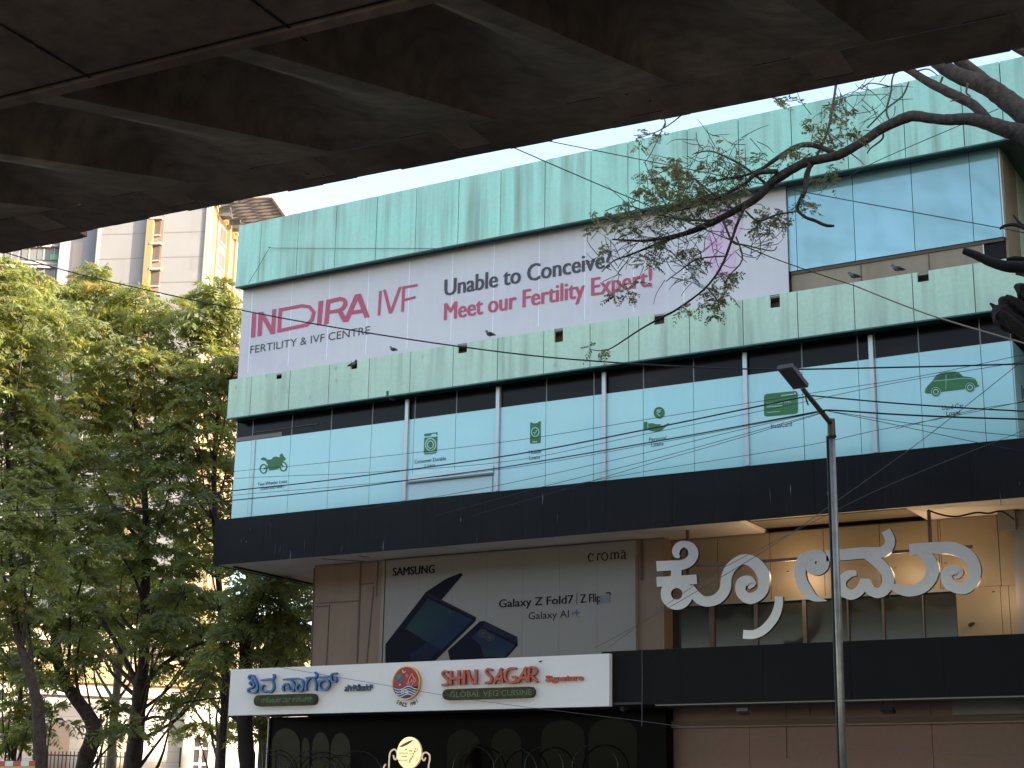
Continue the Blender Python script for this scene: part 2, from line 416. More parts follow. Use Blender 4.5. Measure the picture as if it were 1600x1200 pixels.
def panels(mb, xs, z0, z1, Y, M_, back, holes=(), gap=.009, thick=.05):
    """cladding sheets with open joints; holes = (x0,x1,z0,z1)"""
    for i in range(len(xs) - 1):
        a, b = xs[i] + gap, xs[i + 1] - gap
        t = random.random(); hs = sorted(h for h in holes if h[1] > a and h[0] < b)
        x = a; dy = random.uniform(-.004, .004)
        for h in hs:
            h0, h1 = max(h[0], a), min(h[1], b)
            if h0 > x: mb.box(x, h0, Y + dy, Y + thick, z0, z1, M_, t)
            if h[2] > z0: mb.box(h0, h1, Y + dy, Y + thick, z0, h[2], M_, t)
            if h[3] < z1: mb.box(h0, h1, Y + dy, Y + thick, h[3], z1, M_, t)
            x = h1
        if x < b: mb.box(x, b, Y + dy, Y + thick, z0, z1, M_, t)
    if back is not None: mb.box(xs[0] + .02, xs[-1] - .02, Y + thick + .004, Y + thick + .03, z0 + .01, z1 - .01, back)

# top fascia
sx = [409, 467.5, 526.5, 590, 651.5, 717.5, 783]; sy = [349, 337, 325, 312, 299, 284, 270]
xs = [XL] + [X_(a, b, YF) for a, b in zip(sx, sy)]
for a, b in [(852, 252), (923.5, 235), (981, 222), (998.5, 218), (1073.5, 202), (1153, 186), (1235, 168), (1321, 149), (1409, 129), (1501.4, 136), (1561, 97)]:
    xs.append(X_(a, b, YF))
xs.append(-4.9)
ZT1, ZT0 = Z_(475, 331.2, YF), Z_(1414.7, 246.8, YF)
m = MB(); panels(m, xs, ZT0, ZT1, YF, TEAL, SEAM)
m.box(XL, XL + .04, YF + .06, 37.9, ZT0, ZT1, TEAL, .4)
m.box(-4.94, -4.9, YF + .06, 37.9, ZT0, ZT1, TEAL, .4)
m.build('parapet_cladding', bld)
m = MB(); m.box(XL + .01, -4.91, YF + .09, 30.24, ZT0 + .02, ZT0 + .10, TEALDARK); m.box(XR + .02, -4.92, 30.24, 37.9, ZT0 + .02, ZT0 + .10, TEALDARK)
m.box(XL + .05, -4.95, YF + .1, 37.9, ZT1 - .15, ZT1 - .1, CONCTOP)
m.box(XL + .005, -4.905, YF - .012, YF + .07, ZT0 - .035, ZT0 - .004, TEALDARK)
m.build('parapet_soffit', bld)

# middle parapet with square openings
ZM1, ZM0 = Z_(775, 528.5, YF), Z_(776.5, 594, YF)
mx = [(393.7, 587), (453.7, 577), (515.4, 568), (577.5, 559), (642, 549), (708.8, 539), (778, 528), (849.6, 516), (922, 505), (982, 496), (998, 493), (1077, 481), (1160, 468), (1245, 455), (1333, 441), (1424.5, 427), (1519.5, 410)]
xs = [XL] + [X_(a, b, YF) for a, b in mx] + [-4.9]
HOLES = []
for x0, y0, x1, y1 in [(431, 580, 440.3, 592), (548, 562, 558, 576.5), (715.3, 537, 729.7, 551.5), (866, 513.5, 879.6, 534.5), (1021.6, 488.5, 1038, 506.5), (1203, 460.5, 1218.5, 480.5), (1433, 423.5, 1451, 440)]:
    a, b = at(x0, (y0 + y1) / 2, YF), at(x1, (y0 + y1) / 2, YF)
    HOLES.append((a[0], b[0], Z_((x0 + x1) / 2, y1, YF), Z_((x0 + x1) / 2, y0, YF)))
HOLES.append((X_(603, 616, YF), X_(607, 616, YF), ZM0, Z_(605, 611, YF)))
m = MB(); panels(m, xs, ZM0, ZM1, YF, TEALMID, None, HOLES)
m.box(XL, XL + .04, YF + .06, 30.24, ZM0, ZM1, TEALMID, .4)
m.box(XR + .05, -4.9, YF + .06, 37.9, ZM0 + .001, ZM0 + .05, TEALDARK)
for k in range(9):                                    # droppings splashed on the panels
    px, py = [(484, 620), (524, 575), (526, 594), (660, 556), (369, 606), (449, 611), (430, 622), (416, 586), (867, 570)][k]
    q = at(px, py, YF); r = .035
    m.prism([(q[0] + random.uniform(.5, 1) * r * math.cos(t), q[2] + random.uniform(.6, 2.2) * r * math.sin(t)) for t in np.linspace(0, 6.28, 9)[:-1]], YF - .0095, YF - .006, SPLASH)
m.build('middle_cladding', bld)
m = MB()
m.box(XL + .05, XR + .03, YF + .30, YF + .33, ZM0 + .06, ZM1 - .02, TAN)
for h in HOLES: m.box(h[0], h[1], YF + .12, YF + .29, h[2] - .05, h[2] - .01, TAN)
m.box(XL + .01, -4.92, YF - .012, YF + .07, ZM0 - .035, ZM0 - .004, TEALDARK)
m.box(XL + .02, XR, YF + .075, 30.02, ZM0 + .002, ZM0 + .05, TEALDARK)
m.box(XL + .02, XR, YF + .06, 29.93, ZM1 - .05, ZM1 - .01, CONCTOP)
m.build('ledge', bld)

# third-floor film and ledge at the right
XBR = -11.0
fz0 = [Z_(1233.5, 425, YG), Z_(1566.5, 372, YG)]
m = MB()
fx = [XBR - .03] + [X_(a, b, YG) for a, b in [(1246, 420), (1334, 340), (1425, 300), (1514.5, 260)]] + [XR]
panels(m, fx, 12.77, 14.72, YG, FILM2, SEAM, gap=.007, thick=.03)
m.box(XR + .0, XR + .03, 30.02, 30.14, 12.77, 14.72, SILVER)
m.build('upper_window_film', bld)
m = MB()
m.box(XBR, XR - .42, 30.06, 30.12, 12.15, 12.75, TAN); m.box(XBR, XR, 30.03, 30.06, 12.70, 12.765, BROWN)
for a in (1345, 1452): m.box(X_(a, 430, 30.05), X_(a, 430, 30.05) + .015, 30.045, 30.055, 12.2, 12.7, BROWN)
m.box(XR - .40, XR - .02, 30.08, 30.1, 12.25, 12.68, DARKGLASS); m.box(XR - .42, XR - .40, 30.05, 30.1, 12.2, 12.7, SILVER)
m.build('window_ledge', bld)
# right flank: concrete column, then cladding going back
m = MB()
m.box(XR + .002, XR + .05, 30.15, 31.25, 11.2, 14.78, TAN); m.box(XR - .02, XR + .03, 31.26, 31.3, 11.2, 14.78, BLACK)
for k in range(5): m.box(XR + .002, XR + .04, 31.32 + k * 1.2, 32.5 + k * 1.2, 11.3, 14.76, TEALMID, random.random())
m.box(XR + .002, XR + .03, 30.02, 37, 10.66, 11.3, DARKGLASS)
m.build('flank_cladding', bld)

# second-floor curtain wall
ZE, ZB1 = 10.655, Z_(780, 767.5, YG)
m = MB()
gx = [(393.7, 680), (455, 675), (517, 665), (581, 660), (647.5, 650), (712.3, 650), (781.8, 637), (853, 640), (927.4, 650), (1005, 640), (1083.5, 610), (1166, 600), (1253, 580), (1342, 600), (1369, 600), (1436, 560), (1532, 545)]
gxs = [XL + .02] + [X_(a, b, YG) for a, b in gx] + [XR]
panels(m, gxs, ZB1 - .1, ZE, YG, FILM, SEAM, gap=.006, thick=.03)
m.box(XR, XR + .025, 30.02, 37.5, ZB1 - .1, ZE, FILM, .9)
film = m.build('window_film', bld)
film['label'] = 'cyan printed film over the second-floor windows'
m = MB()
for i in range(len(gxs) - 1): m.box(gxs[i] + .012, gxs[i + 1] - .012, YG + .03, YG + .05, ZE + .012, ZM0 + .06, DARKGLASS)
for i, x in enumerate(gxs): m.box(x - .012, x + .012, YG + .02, YG + .05, ZE + .004, ZM0 + .06, GREYMUL)
m.box(gxs[0] + .02, gxs[2] - .3, YG + .012, YG + .024, ZE + .02, ZE + .12, GREYBOX)
m.box(gxs[1], gxs[3] - .4, YG + .006, YG + .011, ZE + .19, ZE + .21, BROWN)
m.build('strip_window', bld)
for a, b in [(397, 690), (634, 690), (776.5, 690), (943.5, 690), (1165.3, 640), (1363, 600)]:
    m = MB(); x = X_(a, b, YG - .05); wd = .045 if a > 400 else .018
    if a > 400: m.box(x - wd, x + wd, YG - .06, YG - .007, ZB1, ZM0 - .05, SILVER)
    else: m.box(x - wd, x + wd, YG - .03, YG - .007, ZB1, ZE, SILVER)
    m.build('mullion', bld)
# grey inset with a shelf
m = MB(); a, b = at(640, 760, YG), at(770, 745, YG)
m.box(a[0], b[0], YG - .03, YG - .008, ZB1, a[2] + .07, mat('grey_inset', (.52, .72, .69), .5)); m.box(a[0] - .02, b[0] + .02, YG - .09, YG - .031, a[2] + .06, a[2] + .10, GREYMUL)
m.box(a[0] - .02, b[0] + .02, YG - .031, YG - .008, a[2] + .10, a[2] + .27, mat('pale_sill', (.62, .80, .76), .5))
m.build('window_sill', bld)

# --- green pictures and captions printed on the film
YP = YG
def prints(name, fn, parent=None):
    q = MB(); fn(q); return q.build(name, parent or film)
def circ(cx, cy, rx, ry, n=24): return [(cx + rx * math.cos(2 * math.pi * i / n), cy + ry * math.sin(2 * math.pi * i / n)) for i in range(n)]
PR = dict(proud=.006)
def D(l, ox, oy, k): return [(ox + p[0] / k, oy + p[1] / k) + tuple(c / k for c in p[2:]) for p in l]
def ringpx(q, cx, cy, rx, ry, w, m_, pr=.006, Y=YP):
    q.ribbon([(x, y, w) for x, y in circ(cx, cy, rx, ry, 20)], Y, .003, m_, proud=pr, closed=True, sub=1)
def moto(q):
    z = lambda l: D(l, 380, 680, 12)
    q.ppoly(z([(335, 440), (385, 412), (430, 430), (455, 460), (530, 455), (570, 410), (620, 400), (665, 412), (695, 410), (685, 375), (725, 345), (745, 350), (760, 390), (800, 440), (795, 465), (745, 490), (725, 560), (680, 610), (650, 640), (490, 665), (480, 620), (440, 590), (470, 560), (420, 480), (335, 460)]), YP, .003, GREEN, **PR)
    for c in ((385, 630, 62, 82), (757, 590, 62, 82)):
        x, y = z([c[:2]])[0]; ringpx(q, x, y, c[2] / 12, c[3] / 12, 1.8, GREEN, .0105)
    q.ribbon(z([(385, 630, 25), (480, 600, 30)]), YP, .003, GREEN, proud=.0135, sub=1); q.ribbon(z([(757, 590, 20), (700, 520, 30)]), YP, .003, GREEN, proud=.0135, sub=1)
prints('motorcycle_picture', moto)
def washer(q):
    z = lambda l: D(l, 630, 660, 12)
    q.ppoly(z([(398, 290), (645, 262), (635, 555), (610, 580), (410, 605), (390, 575)]), YP, .003, GREEN, **PR)
    q.ppoly(z([(398, 215), (645, 185), (645, 240), (625, 243), (625, 205), (530, 220), (525, 250), (398, 262)]), YP, .003, GREEN, **PR)
    ringpx(q, 673.3, 694.8, 8.0, 9.6, 1.7, PALEGREEN, .010); ringpx(q, 673, 694.8, 4.6, 5.8, 1.5, PALEGREEN, .010)
    q.ribbon(z([(400, 580, 10), (630, 550, 10)]), YP, .002, PALEGREEN, proud=.0105, sub=1)
prints('washing_machine_picture', washer)
def phone(q):
    z = lambda l: D(l, 800, 640, 12)
    q.ppoly(z([(345, 245), (385, 240), (395, 262), (485, 250), (500, 222), (540, 218), (540, 610), (525, 625), (350, 640), (340, 625)]), YP, .003, GREEN, **PR)
    ringpx(q, 836.6, 675.2, 5.9, 6.9, 1.3, PALEGREEN, .010)
    q.ribbon(z([(405, 430, 14), (430, 458, 14), (470, 385, 14)]), YP, .002, PALEGREEN, proud=.0105, sub=1); q.ribbon(z([(385, 610, 16), (480, 602, 16)]), YP, .002, PALEGREEN, proud=.0105, sub=1)
prints('phone_picture', phone)
def hand(q):
    z = lambda l: D(l, 990, 620, 12)
    q.ppoly(circ(1030.2, 645, 8.7, 9.2), YP, .003, GREEN, **PR)
    q.ppoly(z([(195, 475), (262, 468), (262, 625), (195, 635)]), YP, .003, GREEN, **PR)
    q.ppoly(z([(278, 500), (360, 495), (430, 515), (515, 515), (500, 545), (430, 555), (560, 545), (655, 492), (668, 505), (600, 565), (520, 635), (430, 660), (330, 640), (278, 625)]), YP, .003, GREEN, **PR)
    for l in ([(435, 255, 14), (520, 245, 14)], [(430, 285, 12), (515, 275, 12)]): q.ribbon(z(l), YP, .002, PALEGREEN, proud=.0105, sub=1)
    q.ribbon(z([(435, 250, 12), (485, 265, 14), (490, 295, 14), (440, 315, 14), (500, 365, 14)]), YP, .002, PALEGREEN, proud=.013, sub=1)
prints('rupee_hand_picture', hand)
def card(q):
    z = lambda l: D(l, 1060, 540, 8)
    q.ppoly(z([(1070, 640), (1085, 612), (1115, 603), (1455, 568), (1482, 574), (1493, 600), (1497, 815), (1488, 845), (1460, 855), (1110, 888), (1080, 880), (1072, 855)]), YP, .003, GREEN, **PR)
    textpx(q, '4629 1456 9985', (1198, 634), (1236, 629), 4, YP, PALEGREEN, proud=.011, tilt=True)
    textpx(q, 'FINCARD', (1221, 620), (1241, 617.5), 3, YP, PALEGREEN, proud=.011, tilt=True) if False else None
    q.ribbon(D([(1285, 628, 12), (1440, 606, 12)], 1060, 540, 8), YP, .002, PALEGREEN, proud=.0105, sub=1)
    q.ribbon(D([(1105, 770, 10), (1300, 750, 10)], 1060, 540, 8), YP, .002, PALEGREEN, proud=.0105, sub=1)
    q.ribbon(D([(1110, 838, 7), (1275, 824, 7)], 1060, 540, 8), YP, .002, PALEGREEN, proud=.0105, sub=1)
    q.ppoly(circ(1242.5, 615, 1.2, 1.6, 8), YP, .002, WHITE, proud=.0105)
prints('credit_card_picture', card)
def car(q):
    z = lambda l: D(l, 1400, 480, 8)
    q.ppoly(z([(360, 1065), (370, 1020), (400, 980), (455, 925), (500, 855), (560, 822), (650, 805), (740, 803), (790, 820), (840, 865), (930, 875), (985, 890), (1015, 935), (1025, 975), (1042, 975), (1035, 995), (1000, 1000), (985, 1015), (860, 1025), (570, 1060), (440, 1080), (380, 1080)]), YP, .003, GREEN, **PR)
    for p in ([(510, 910), (550, 860), (610, 848), (615, 895)], [(635, 893), (640, 848), (730, 838), (740, 890)], [(755, 888), (748, 838), (790, 840), (830, 875)]):
        q.ppoly(z(p), YP, .002, mat('dark_green_print', (.02, .11, .03), .5), proud=.0105)
    for c in ((500, 1060), (928, 1005)):
        x, y = z([c])[0]; q.ppoly(circ(x, y, 7.4, 7.4), YP, .002, PALEGREEN, proud=.0105); ringpx(q, x, y, 5.7, 5.7, 1.9, mat('dark_green_print', (.02, .11, .03), .5), .0135); q.ppoly(circ(x, y, 3.2, 3.2, 12), YP, .002, GREEN, proud=.0135)
    q.ribbon(z([(475, 925, 6), (830, 890, 6), (1000, 900, 6)]), YP, .002, PALEGREEN, proud=.0105, sub=1); q.ribbon(z([(628, 845, 5), (625, 1040, 5)]), YP, .002, PALEGREEN, proud=.0112, sub=1)
prints('vintage_car_picture', car)
CPT = [(('Two-Wheeler Loans', (403, 759.5), (449, 753.5), 5.2), ('(Used and New)', (407.5, 766), (443, 761), 5.2)),
       (('Consumer Durable', (648, 724.5), (697, 718), 5.6), ('Loans', (664, 730.5), (680, 728), 5)),
       (('Mobile', (826.5, 710), (845.5, 707.5), 6), ('Loans', (827.5, 718.5), (844, 716), 6)),
       (('Personal', (1014.5, 690), (1041, 686.5), 6), ('Loans', (1018, 698), (1037, 695.5), 6)),
       (('InstaCard', (1205, 669.5), (1237.5, 665.5), 7),),
       (('Used Car', (1472.5, 641), (1506, 636.5), 7.5), ('Loans', (1479, 650), (1501, 647), 7))]
for c in CPT:
    q = MB()
    for t, a, b, h in c: textpx(q, t, a, b, h, YP, INK, proud=.008)
    q.build('caption', film)
q = MB()                                            # lettering that carries on round the corner
for k in range(5): q.box(XR + .026, XR + .028, 30.5 + k * .16, 30.58 + k * .16, 9.62 - .02 * k, 9.9 - .02 * k, INK)
q.build('caption', film)

# --- black band and its soffit
ZK1, ZK0 = Z_(780, 767.5, YB), Z_(735, 849, YB)
m = MB(); bx = np.arange(XL, -3.0, 1.52).tolist() + [-2.9]
panels(m, bx, ZK0, ZK1, YB, BLACKBAND, BLACK, gap=.002)
m.box(XL, XL + .05, YB + .06, 46, ZK0, ZK1, BLACKBAND); m.box(XL + .3, XL + .36, YB + .4, 46, ZK0 - .03, ZK0 + .06, BLACK)
for _ in range(20):                                  # thin white runs of droppings
    x = random.choice([random.uniform(XL + .6, -18), random.uniform(XL + .6, -4)]); z = random.uniform(ZK0 + .15, ZK1 - .1); h = random.uniform(.06, .34)
    m.prism([(x, z), (x + .012, z - h * .4), (x + .004, z - h), (x - .006, z - h * .5)], YB - .011, YB - .006, mat('dull_dropping', (.17, .17, .17), .8) if random.random() < .35 else mat('faint_dropping', (.06, .06, .062), .8))
m.build('black_fascia', bld)
m = MB()
xa, xb = X_(1160, 815, 29.8), X_(1420, 800, 29.8)
m.box(XL + .06, xa, YB + .09, 31.3, ZK0 + .012, ZK0 + .1, SOFFIT); m.box(xb, -3, YB + .09, 31.3, ZK0 + .012, ZK0 + .1, SOFFIT); m.box(xa + .002, xb - .002, YB + .09, 31.3, ZK0 + .14, ZK0 + .2, SOFFIT)
m.box(XL + .06, -23.5, 31.31, 46, ZK0 + .012, ZK0 + .1, SOFFIT)
for p0, p1 in [((502, 873), (570, 877)), ((560, 868), (578, 871))]:
    a, b = atz(*p0, ZK0 + .008), atz(*p1, ZK0 + .008); m.tube([a, b], .012, BROWN, 6)
m.build('soffit', bld)

# --- first floor wall behind the advertisement
m = MB(); xw = -23.43; xa = X_(1037, 900, YW)
m.box(xw, xa, YW, 31.3, 3.9, ZK0 + .01, BEIGE)
m.box(xw + .01, xw + .05, 31.31, 46, 0, ZK0 + .01, BEIGE)
def vline(q, px, y0, y1, Y, w, m_, dy=.012):
    a, b = at(px[0], y0, Y), at(px[1], y1, Y); q.obox(((a[0] + b[0]) / 2, Y - dy / 2, (a[2] + b[2]) / 2), (w, 0, 0), (0, dy / 2, 0), ((b[0] - a[0]) / 2, 0, (b[2] - a[2]) / 2), m_)
vline(m, (564, 558), 880, 1036, YW - .002, .022, BROWN); vline(m, (515, 510), 945, 1040, YW - .002, .01, BROWN); vline(m, (584, 573), 916, 1036, YW - .002, .012, BROWN)
vline(m, (591, 588), 876, 932, YW - .003, .012, BROWN); vline(m, (491.5, 486), 888, 1040, YW - .003, .02, BROWN)
for p0, p1 in [((495, 943), (560, 941)), ((561, 913), (585, 916)), ((494, 948), (513, 947))]:
    a, b = at(*p0, YW), at(*p1, YW); m.box(a[0], b[0], YW - .014, YW - .001, a[2] - .012, a[2] + .012, BROWN)
m.box(X_(597, 950, YW), X_(602, 950, YW), YW - .07, YW - .001, 4.9, ZK0, TAN)
m.box(X_(994, 950, YW), X_(997, 950, YW), YW - .05, YW - .001, 4.9, ZK0, TAN)
vline(m, (1002, 1002), 842, 906, YW - .03, .02, BROWN)
m.build('first_floor_wall', bld)

# --- recessed yellow shopfront with glazed lower half
m = MB(); xr0, xr1 = X_(1038, 900, YR), X_(1597, 985, YR); zt = ZK0 + .0
zg = Z_(1200, 936, YR)
xg = X_(1495, 960, YR)
ys = [xr0] + [X_(a, 860, YR) for a in (1121, 1203, 1287, 1375, 1467, 1470.5, 1561)] + [xr1]
panels(m, ys, zg, zt, YR, YELLOW, BROWN, gap=.006)
ys2 = [xg, X_(1567, 985, YR), X_(1580, 985, YR), xr1]; panels(m, ys2, 4.6, zg - .005, YR, YELLOW, BROWN, gap=.005)
m.box(xr0 - .01, xr0 + .07, YR - .2, YR - .005, 4.6, zt, BROWN)
m.build('shopfront_panelling', bld)
m = MB(); m.box(xr0, xg - .01, YR + .03, YR + .06, 4.4, zg - .06, CREAMGLASS)
m.box(xr0 + .08, xg, YR - .03, YR + .02, zg - .06, zg - .006, GREYMUL)
for a, w_ in ((1112, .055), (1181, .035), (1257, .04), (1325, .015), (1380, .02), (1443, .012)):
    x = X_(a, 960, YR); m.box(x - w_, x + w_, YR - .02, YR + .029, 4.6, zg - .062, mat('dim_mullion', (.10, .08, .055), .5) if w_ < .05 else BROWN)
m.build('shopfront_window', bld)
m = MB(); x0 = X_(1600, 900, 30.7); m.box(xr1 + .004, -3.2, 30.7, 31.3, 0, ZK0, GREYBOX)
a = at(1560, 802, 30.68); b = at(1585, 828, 30.68); m.box(a[0], xr1 + .1, 30.6, 30.69, b[2], ZK0, GREYBOX)
m.build('corner_pier', bld)

# --- lower black band
ZL1 = Z_(1100, 1011.5, 29.45); ZL0 = Z_(1043, 1100, 29.45)
m = MB(); lx = np.arange(X_(940, 1017, 29.45), -3.0, 1.75).tolist() + [-2.9]
panels(m, lx, ZL0, ZL1, 29.45, LOWBAND, BLACK, gap=.002)
m.box(-24.6, -2.95, 29.53, YW - .01, ZL1 - .1, ZL1 - .04, BLACKBAND)
m.box(lx[0], -2.95, 29.53, 30.9, ZL0 + .03, ZL0 + .06, mat('canopy_underside', (.10, .085, .075), .6))
m.box(lx[0] + 1.2, -2.95, 29.455, 29.5, ZL0 - .03, ZL0 - .004, GREYBOX)
m.build('lower_black_fascia', bld)

# --- ground floor, right: pinkish shutter wall with a ledge
YS = 30.9; xs0 = X_(1043, 1150, YS)
zl1, zl0 = Z_(1100, 1126, YS), Z_(1100, 1135, YS)
m = MB(); sxs = [xs0] + [X_(a, 1160, YS) for a in (1171, 1312, 1457)] + [-2.9]
panels(m, sxs, zl1 + .002, ZL0 + .06, YS, PINKWALL, BROWN, gap=.005); panels(m, sxs, 0, zl0 - .004, YS, PINKWALL, BROWN, gap=.005)
m.box(xs0, -2.9, YS - .1, YS - .002, zl0, zl1, BROWN); m.box(xs0, -2.9, YS - .12, YS - .101, zl0 - .03, zl0 - .002, TAN)
a = at(1487, 1095, YS - .1); m.box(a[0], -2.9, YS - .1, YS - .02, zl1 + .01, ZL0 + .05, GREYBOX)
for p in ((1106, 1103, 1104), (1228, 1100, 1185), (1265, 1101, 1119), (1302, 1101, 1119)):
    a, b = at(p[0], p[1], YS - .01), at(p[0] + 1, p[2], YS - .01); m.tube([(a[0], YS - .01, a[2]), (b[0], YS - .012, b[2])], .007, BROWN, 5)
m.build('shutter_wall', bld)

# --- ground floor, left: dark restaurant front with arched panes and iron arches
YD = 30.55; xd0, xd1 = X_(421, 1160, YD), X_(1041, 1160, YD); ZC0 = Z_(540, 1113.5, 29.3)
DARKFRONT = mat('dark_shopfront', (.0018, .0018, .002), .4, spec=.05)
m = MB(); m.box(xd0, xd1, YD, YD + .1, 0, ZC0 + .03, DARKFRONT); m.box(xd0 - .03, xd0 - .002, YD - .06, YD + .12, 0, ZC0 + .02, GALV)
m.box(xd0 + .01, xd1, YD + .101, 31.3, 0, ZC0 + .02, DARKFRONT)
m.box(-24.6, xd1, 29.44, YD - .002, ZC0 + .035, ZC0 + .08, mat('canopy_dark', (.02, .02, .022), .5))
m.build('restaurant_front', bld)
for cx, top, hw in ((447, 1138, 22), (478, 1152, 6), (501.5, 1144, 13.5), (532.5, 1145, 15.5), (725, 1140, 26), (792, 1138, 24), (880, 1125, 34), (958, 1122, 38)):
    m = MB(); k = 26 if hw > 8 else 16
    l = [(cx - hw, 1232), (cx - hw, top + k)] + [(cx + hw * math.cos(t), top + k - k * math.sin(t)) for t in np.linspace(math.pi, 0, 13)[1:-1]] + [(cx + hw, top + k), (cx + hw, 1232)]
    m.ppoly(l, YD, .006, mat('arched_pane', (.011, .013, .011), .07, spec=.06, var=((.0022, .0024, .002), 2.2, .4, .6, .9)) if cx < 600 else mat('arched_pane_dark', (.0022, .0024, .0024), .1, spec=.03), proud=.004)  # mottling in the left panes' colour stands in for reflections
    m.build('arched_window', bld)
for cx, cy, r in ((412, 1205, 33), (412, 1205, 27), (485, 1214, 38), (485, 1214, 31), (515, 1210, 30), (560, 1213, 38), (740, 1200, 32), (805, 1205, 34), (850, 1198, 30), (930, 1200, 36)):
    m = MB(); p = [at(cx + r * math.cos(t), cy - r * 1.05 * math.sin(t), YD - .25) for t in np.linspace(.05, math.pi - .05, 15)]
    p = [q for q in p if q[0] > xd0 + .02]
    m.tube([p[0] - np.array((0, 0, 1.5))] + p + [p[-1] - np.array((0, 0, 1.5))], .013, IRON, 6); m.build('iron_arch', bld)

# ================================================================== HOARDING BANNER ON THE THIRD FLOOR
YN = 29.93
ban = thing('hoarding_banner', 'long pale lilac clinic banner with crimson lettering under the teal parapet', 'banner', (-18.3, YN, 12.3))
m = MB(); m.box(XL + .01, XBR - .02, YN, YN + .03, 12.2, 14.70, BANNER)
m.build('vinyl_sheet', ban)
m = MB()
for a, b in ((391, 520), (453, 520), (513, 500), (574, 490), (638, 480), (706, 470), (771, 460), (842, 450), (914, 430), (990, 420), (1068, 400)):
    m = MB(); x = X_(a, b, YN); m.box(x - .011, x + .011, YN - .004, YN - .0005, 12.4, 14.6, BANNERLINE); m.build('banner_weld', ban)
m = MB(); z4 = lambda l: D(l, 340, 420, 4)
def PP(l, m_=CRIMSON, pr=.008): m.ppoly(z4(l), YN, .003, m_, proud=pr)
PP([(217, 280), (243, 276), (236, 427), (209, 430)])
PP([(257, 272), (284, 268), (277, 418), (250, 422)]); PP([(258, 272), (286, 268), (363, 404), (334, 409)], pr=.0115); PP([(343, 254), (368, 250), (360, 404), (335, 408)], pr=.0085)
m.ribbon(z4([(385, 388, 22), (394, 258, 22), (393, 257, 20), (530, 231, 20), (575, 238, 22), (603, 272, 24), (592, 318, 24), (560, 350, 22), (383, 388, 20)]), YN, .003, CRIMSON, proud=.008, sub=1, w=22)
m.ribbon(z4([(384, 398, 22), (395, 246, 22)]), YN, .003, CRIMSON, proud=.0095, sub=1)
PP([(633, 203), (662, 198), (650, 350), (621, 355)])
PP([(681, 194), (708, 190), (694, 345), (666, 349)]); m.ribbon(z4([(700, 204, 24), (770, 188, 24), (800, 205, 26), (790, 242, 26), (755, 262, 22), (700, 270, 20)]), YN, .003, CRIMSON, proud=.0115, sub=2); PP([(748, 262), (776, 258), (816, 325), (784, 332)], pr=.0135)
PP([(862, 160), (896, 155), (952, 301), (920, 307)]); PP([(860, 162), (889, 165), (818, 330), (787, 333)], pr=.0115); PP([(846, 262), (908, 252), (910, 274), (838, 285)], pr=.0135)
PP([(1011, 140), (1027, 137), (1018, 290), (1001, 293)]); PP([(1035, 133), (1053, 130), (1091, 276), (1072, 280)]); PP([(1134, 115), (1152, 112), (1092, 277), (1073, 280)], pr=.0115)
PP([(1156, 112), (1173, 109), (1165, 266), (1148, 270)]); PP([(1156, 111), (1251, 95), (1250, 109), (1155, 126)], pr=.0115); PP([(1161, 190), (1239, 170), (1238, 184), (1160, 204)], pr=.0115)
m.build('crimson_lettering', ban)
m = MB(); textpx(m, 'FERTILITY & IVF CENTRE', (391, 552.5), (578, 524), 11.5, YN, CHARCOAL, proud=.008); m.build('tagline', ban)
m = MB(); boldpx(m, 'Unable to Conceive?', (695, 462.5), (955, 420), 25.2, YN, CHARCOAL, 2.1, 4); m.build('headline', ban)
m = MB(); boldpx(m, 'Meet our Fertility Expert!', (694.5, 500.5), (1018.5, 449), 26.2, YN, CRIMSON, 2.1, 4); m.build('headline', ban)
m = MB(); zf = lambda l: D(l, 1080, 320, 6.667)
m.ppoly(zf([(230, 90), (330, 10), (480, 20), (530, 120), (535, 230), (440, 390), (465, 540), (450, 690), (330, 760), (230, 700), (180, 610), (140, 480), (130, 400), (205, 390), (190, 330), (205, 280), (190, 230)]), YN, .003, FACE, proud=.006)
m.ppoly(zf([(345, 175), (390, 150), (440, 165), (430, 190), (380, 195)]), YN, .002, CHARCOAL, proud=.0095); m.ribbon(zf([(330, 130, 12), (390, 105, 16), (450, 120, 10)]), YN, .002, LIPS, proud=.0095)
m.ppoly(zf([(185, 400), (230, 385), (290, 400), (340, 385), (300, 425), (235, 435)]), YN, .002, LIPS, proud=.0095)
m.ribbon(zf([(10, 640, 35), (20, 740, 35), (60, 810, 35), (140, 860, 25)]), YN, .003, mat('grey_print', (.22, .26, .32), .5), proud=.006)
m.build('portrait', ban)

# ================================================================== ADVERTISEMENT BOARD ON THE FIRST FLOOR
YA = 30.5
ad = thing('advertisement_board', 'grey advertisement board with two dark folding phones above the white sign', 'billboard', (-17.2, YA, 5.2))
m = MB(); xa0, xa1 = X_(601, 950, YA), X_(993, 950, YA)
m.box(xa0, xa1, YA, YA + .06, 4.95, ZK0 - .02, ADGREY); m.build('board', ad)
m = MB()
for t in np.linspace(xa0, xa1, 8)[1:-1]: m.box(t - .004, t + .004, YA - .003, YA - .0004, 5.0, ZK0 - .05, GREYBOX)
m.build('sheet_joint', ad)
z6 = lambda l: D(l, 590, 840, 6)
m = MB(); q = lambda l, m_, pr: m.ppoly(z6(l), YA, .002, m_, proud=pr)
q([(455, 510), (620, 400), (680, 370), (785, 330), (800, 350), (595, 590), (480, 530)], PHONE, .005); q([(75, 1000), (455, 510), (925, 745), (920, 780), (535, 1160), (75, 1190)], PHONE, .008)
q([(262, 852), (475, 572), (892, 772), (600, 1055), (480, 985)], SCREEN, .0115); q([(480, 975), (585, 1045), (470, 1160), (330, 1175), (300, 1100)], mat('phone_blue_print', (.008, .013, .035), .6, spec=.1), .0118)
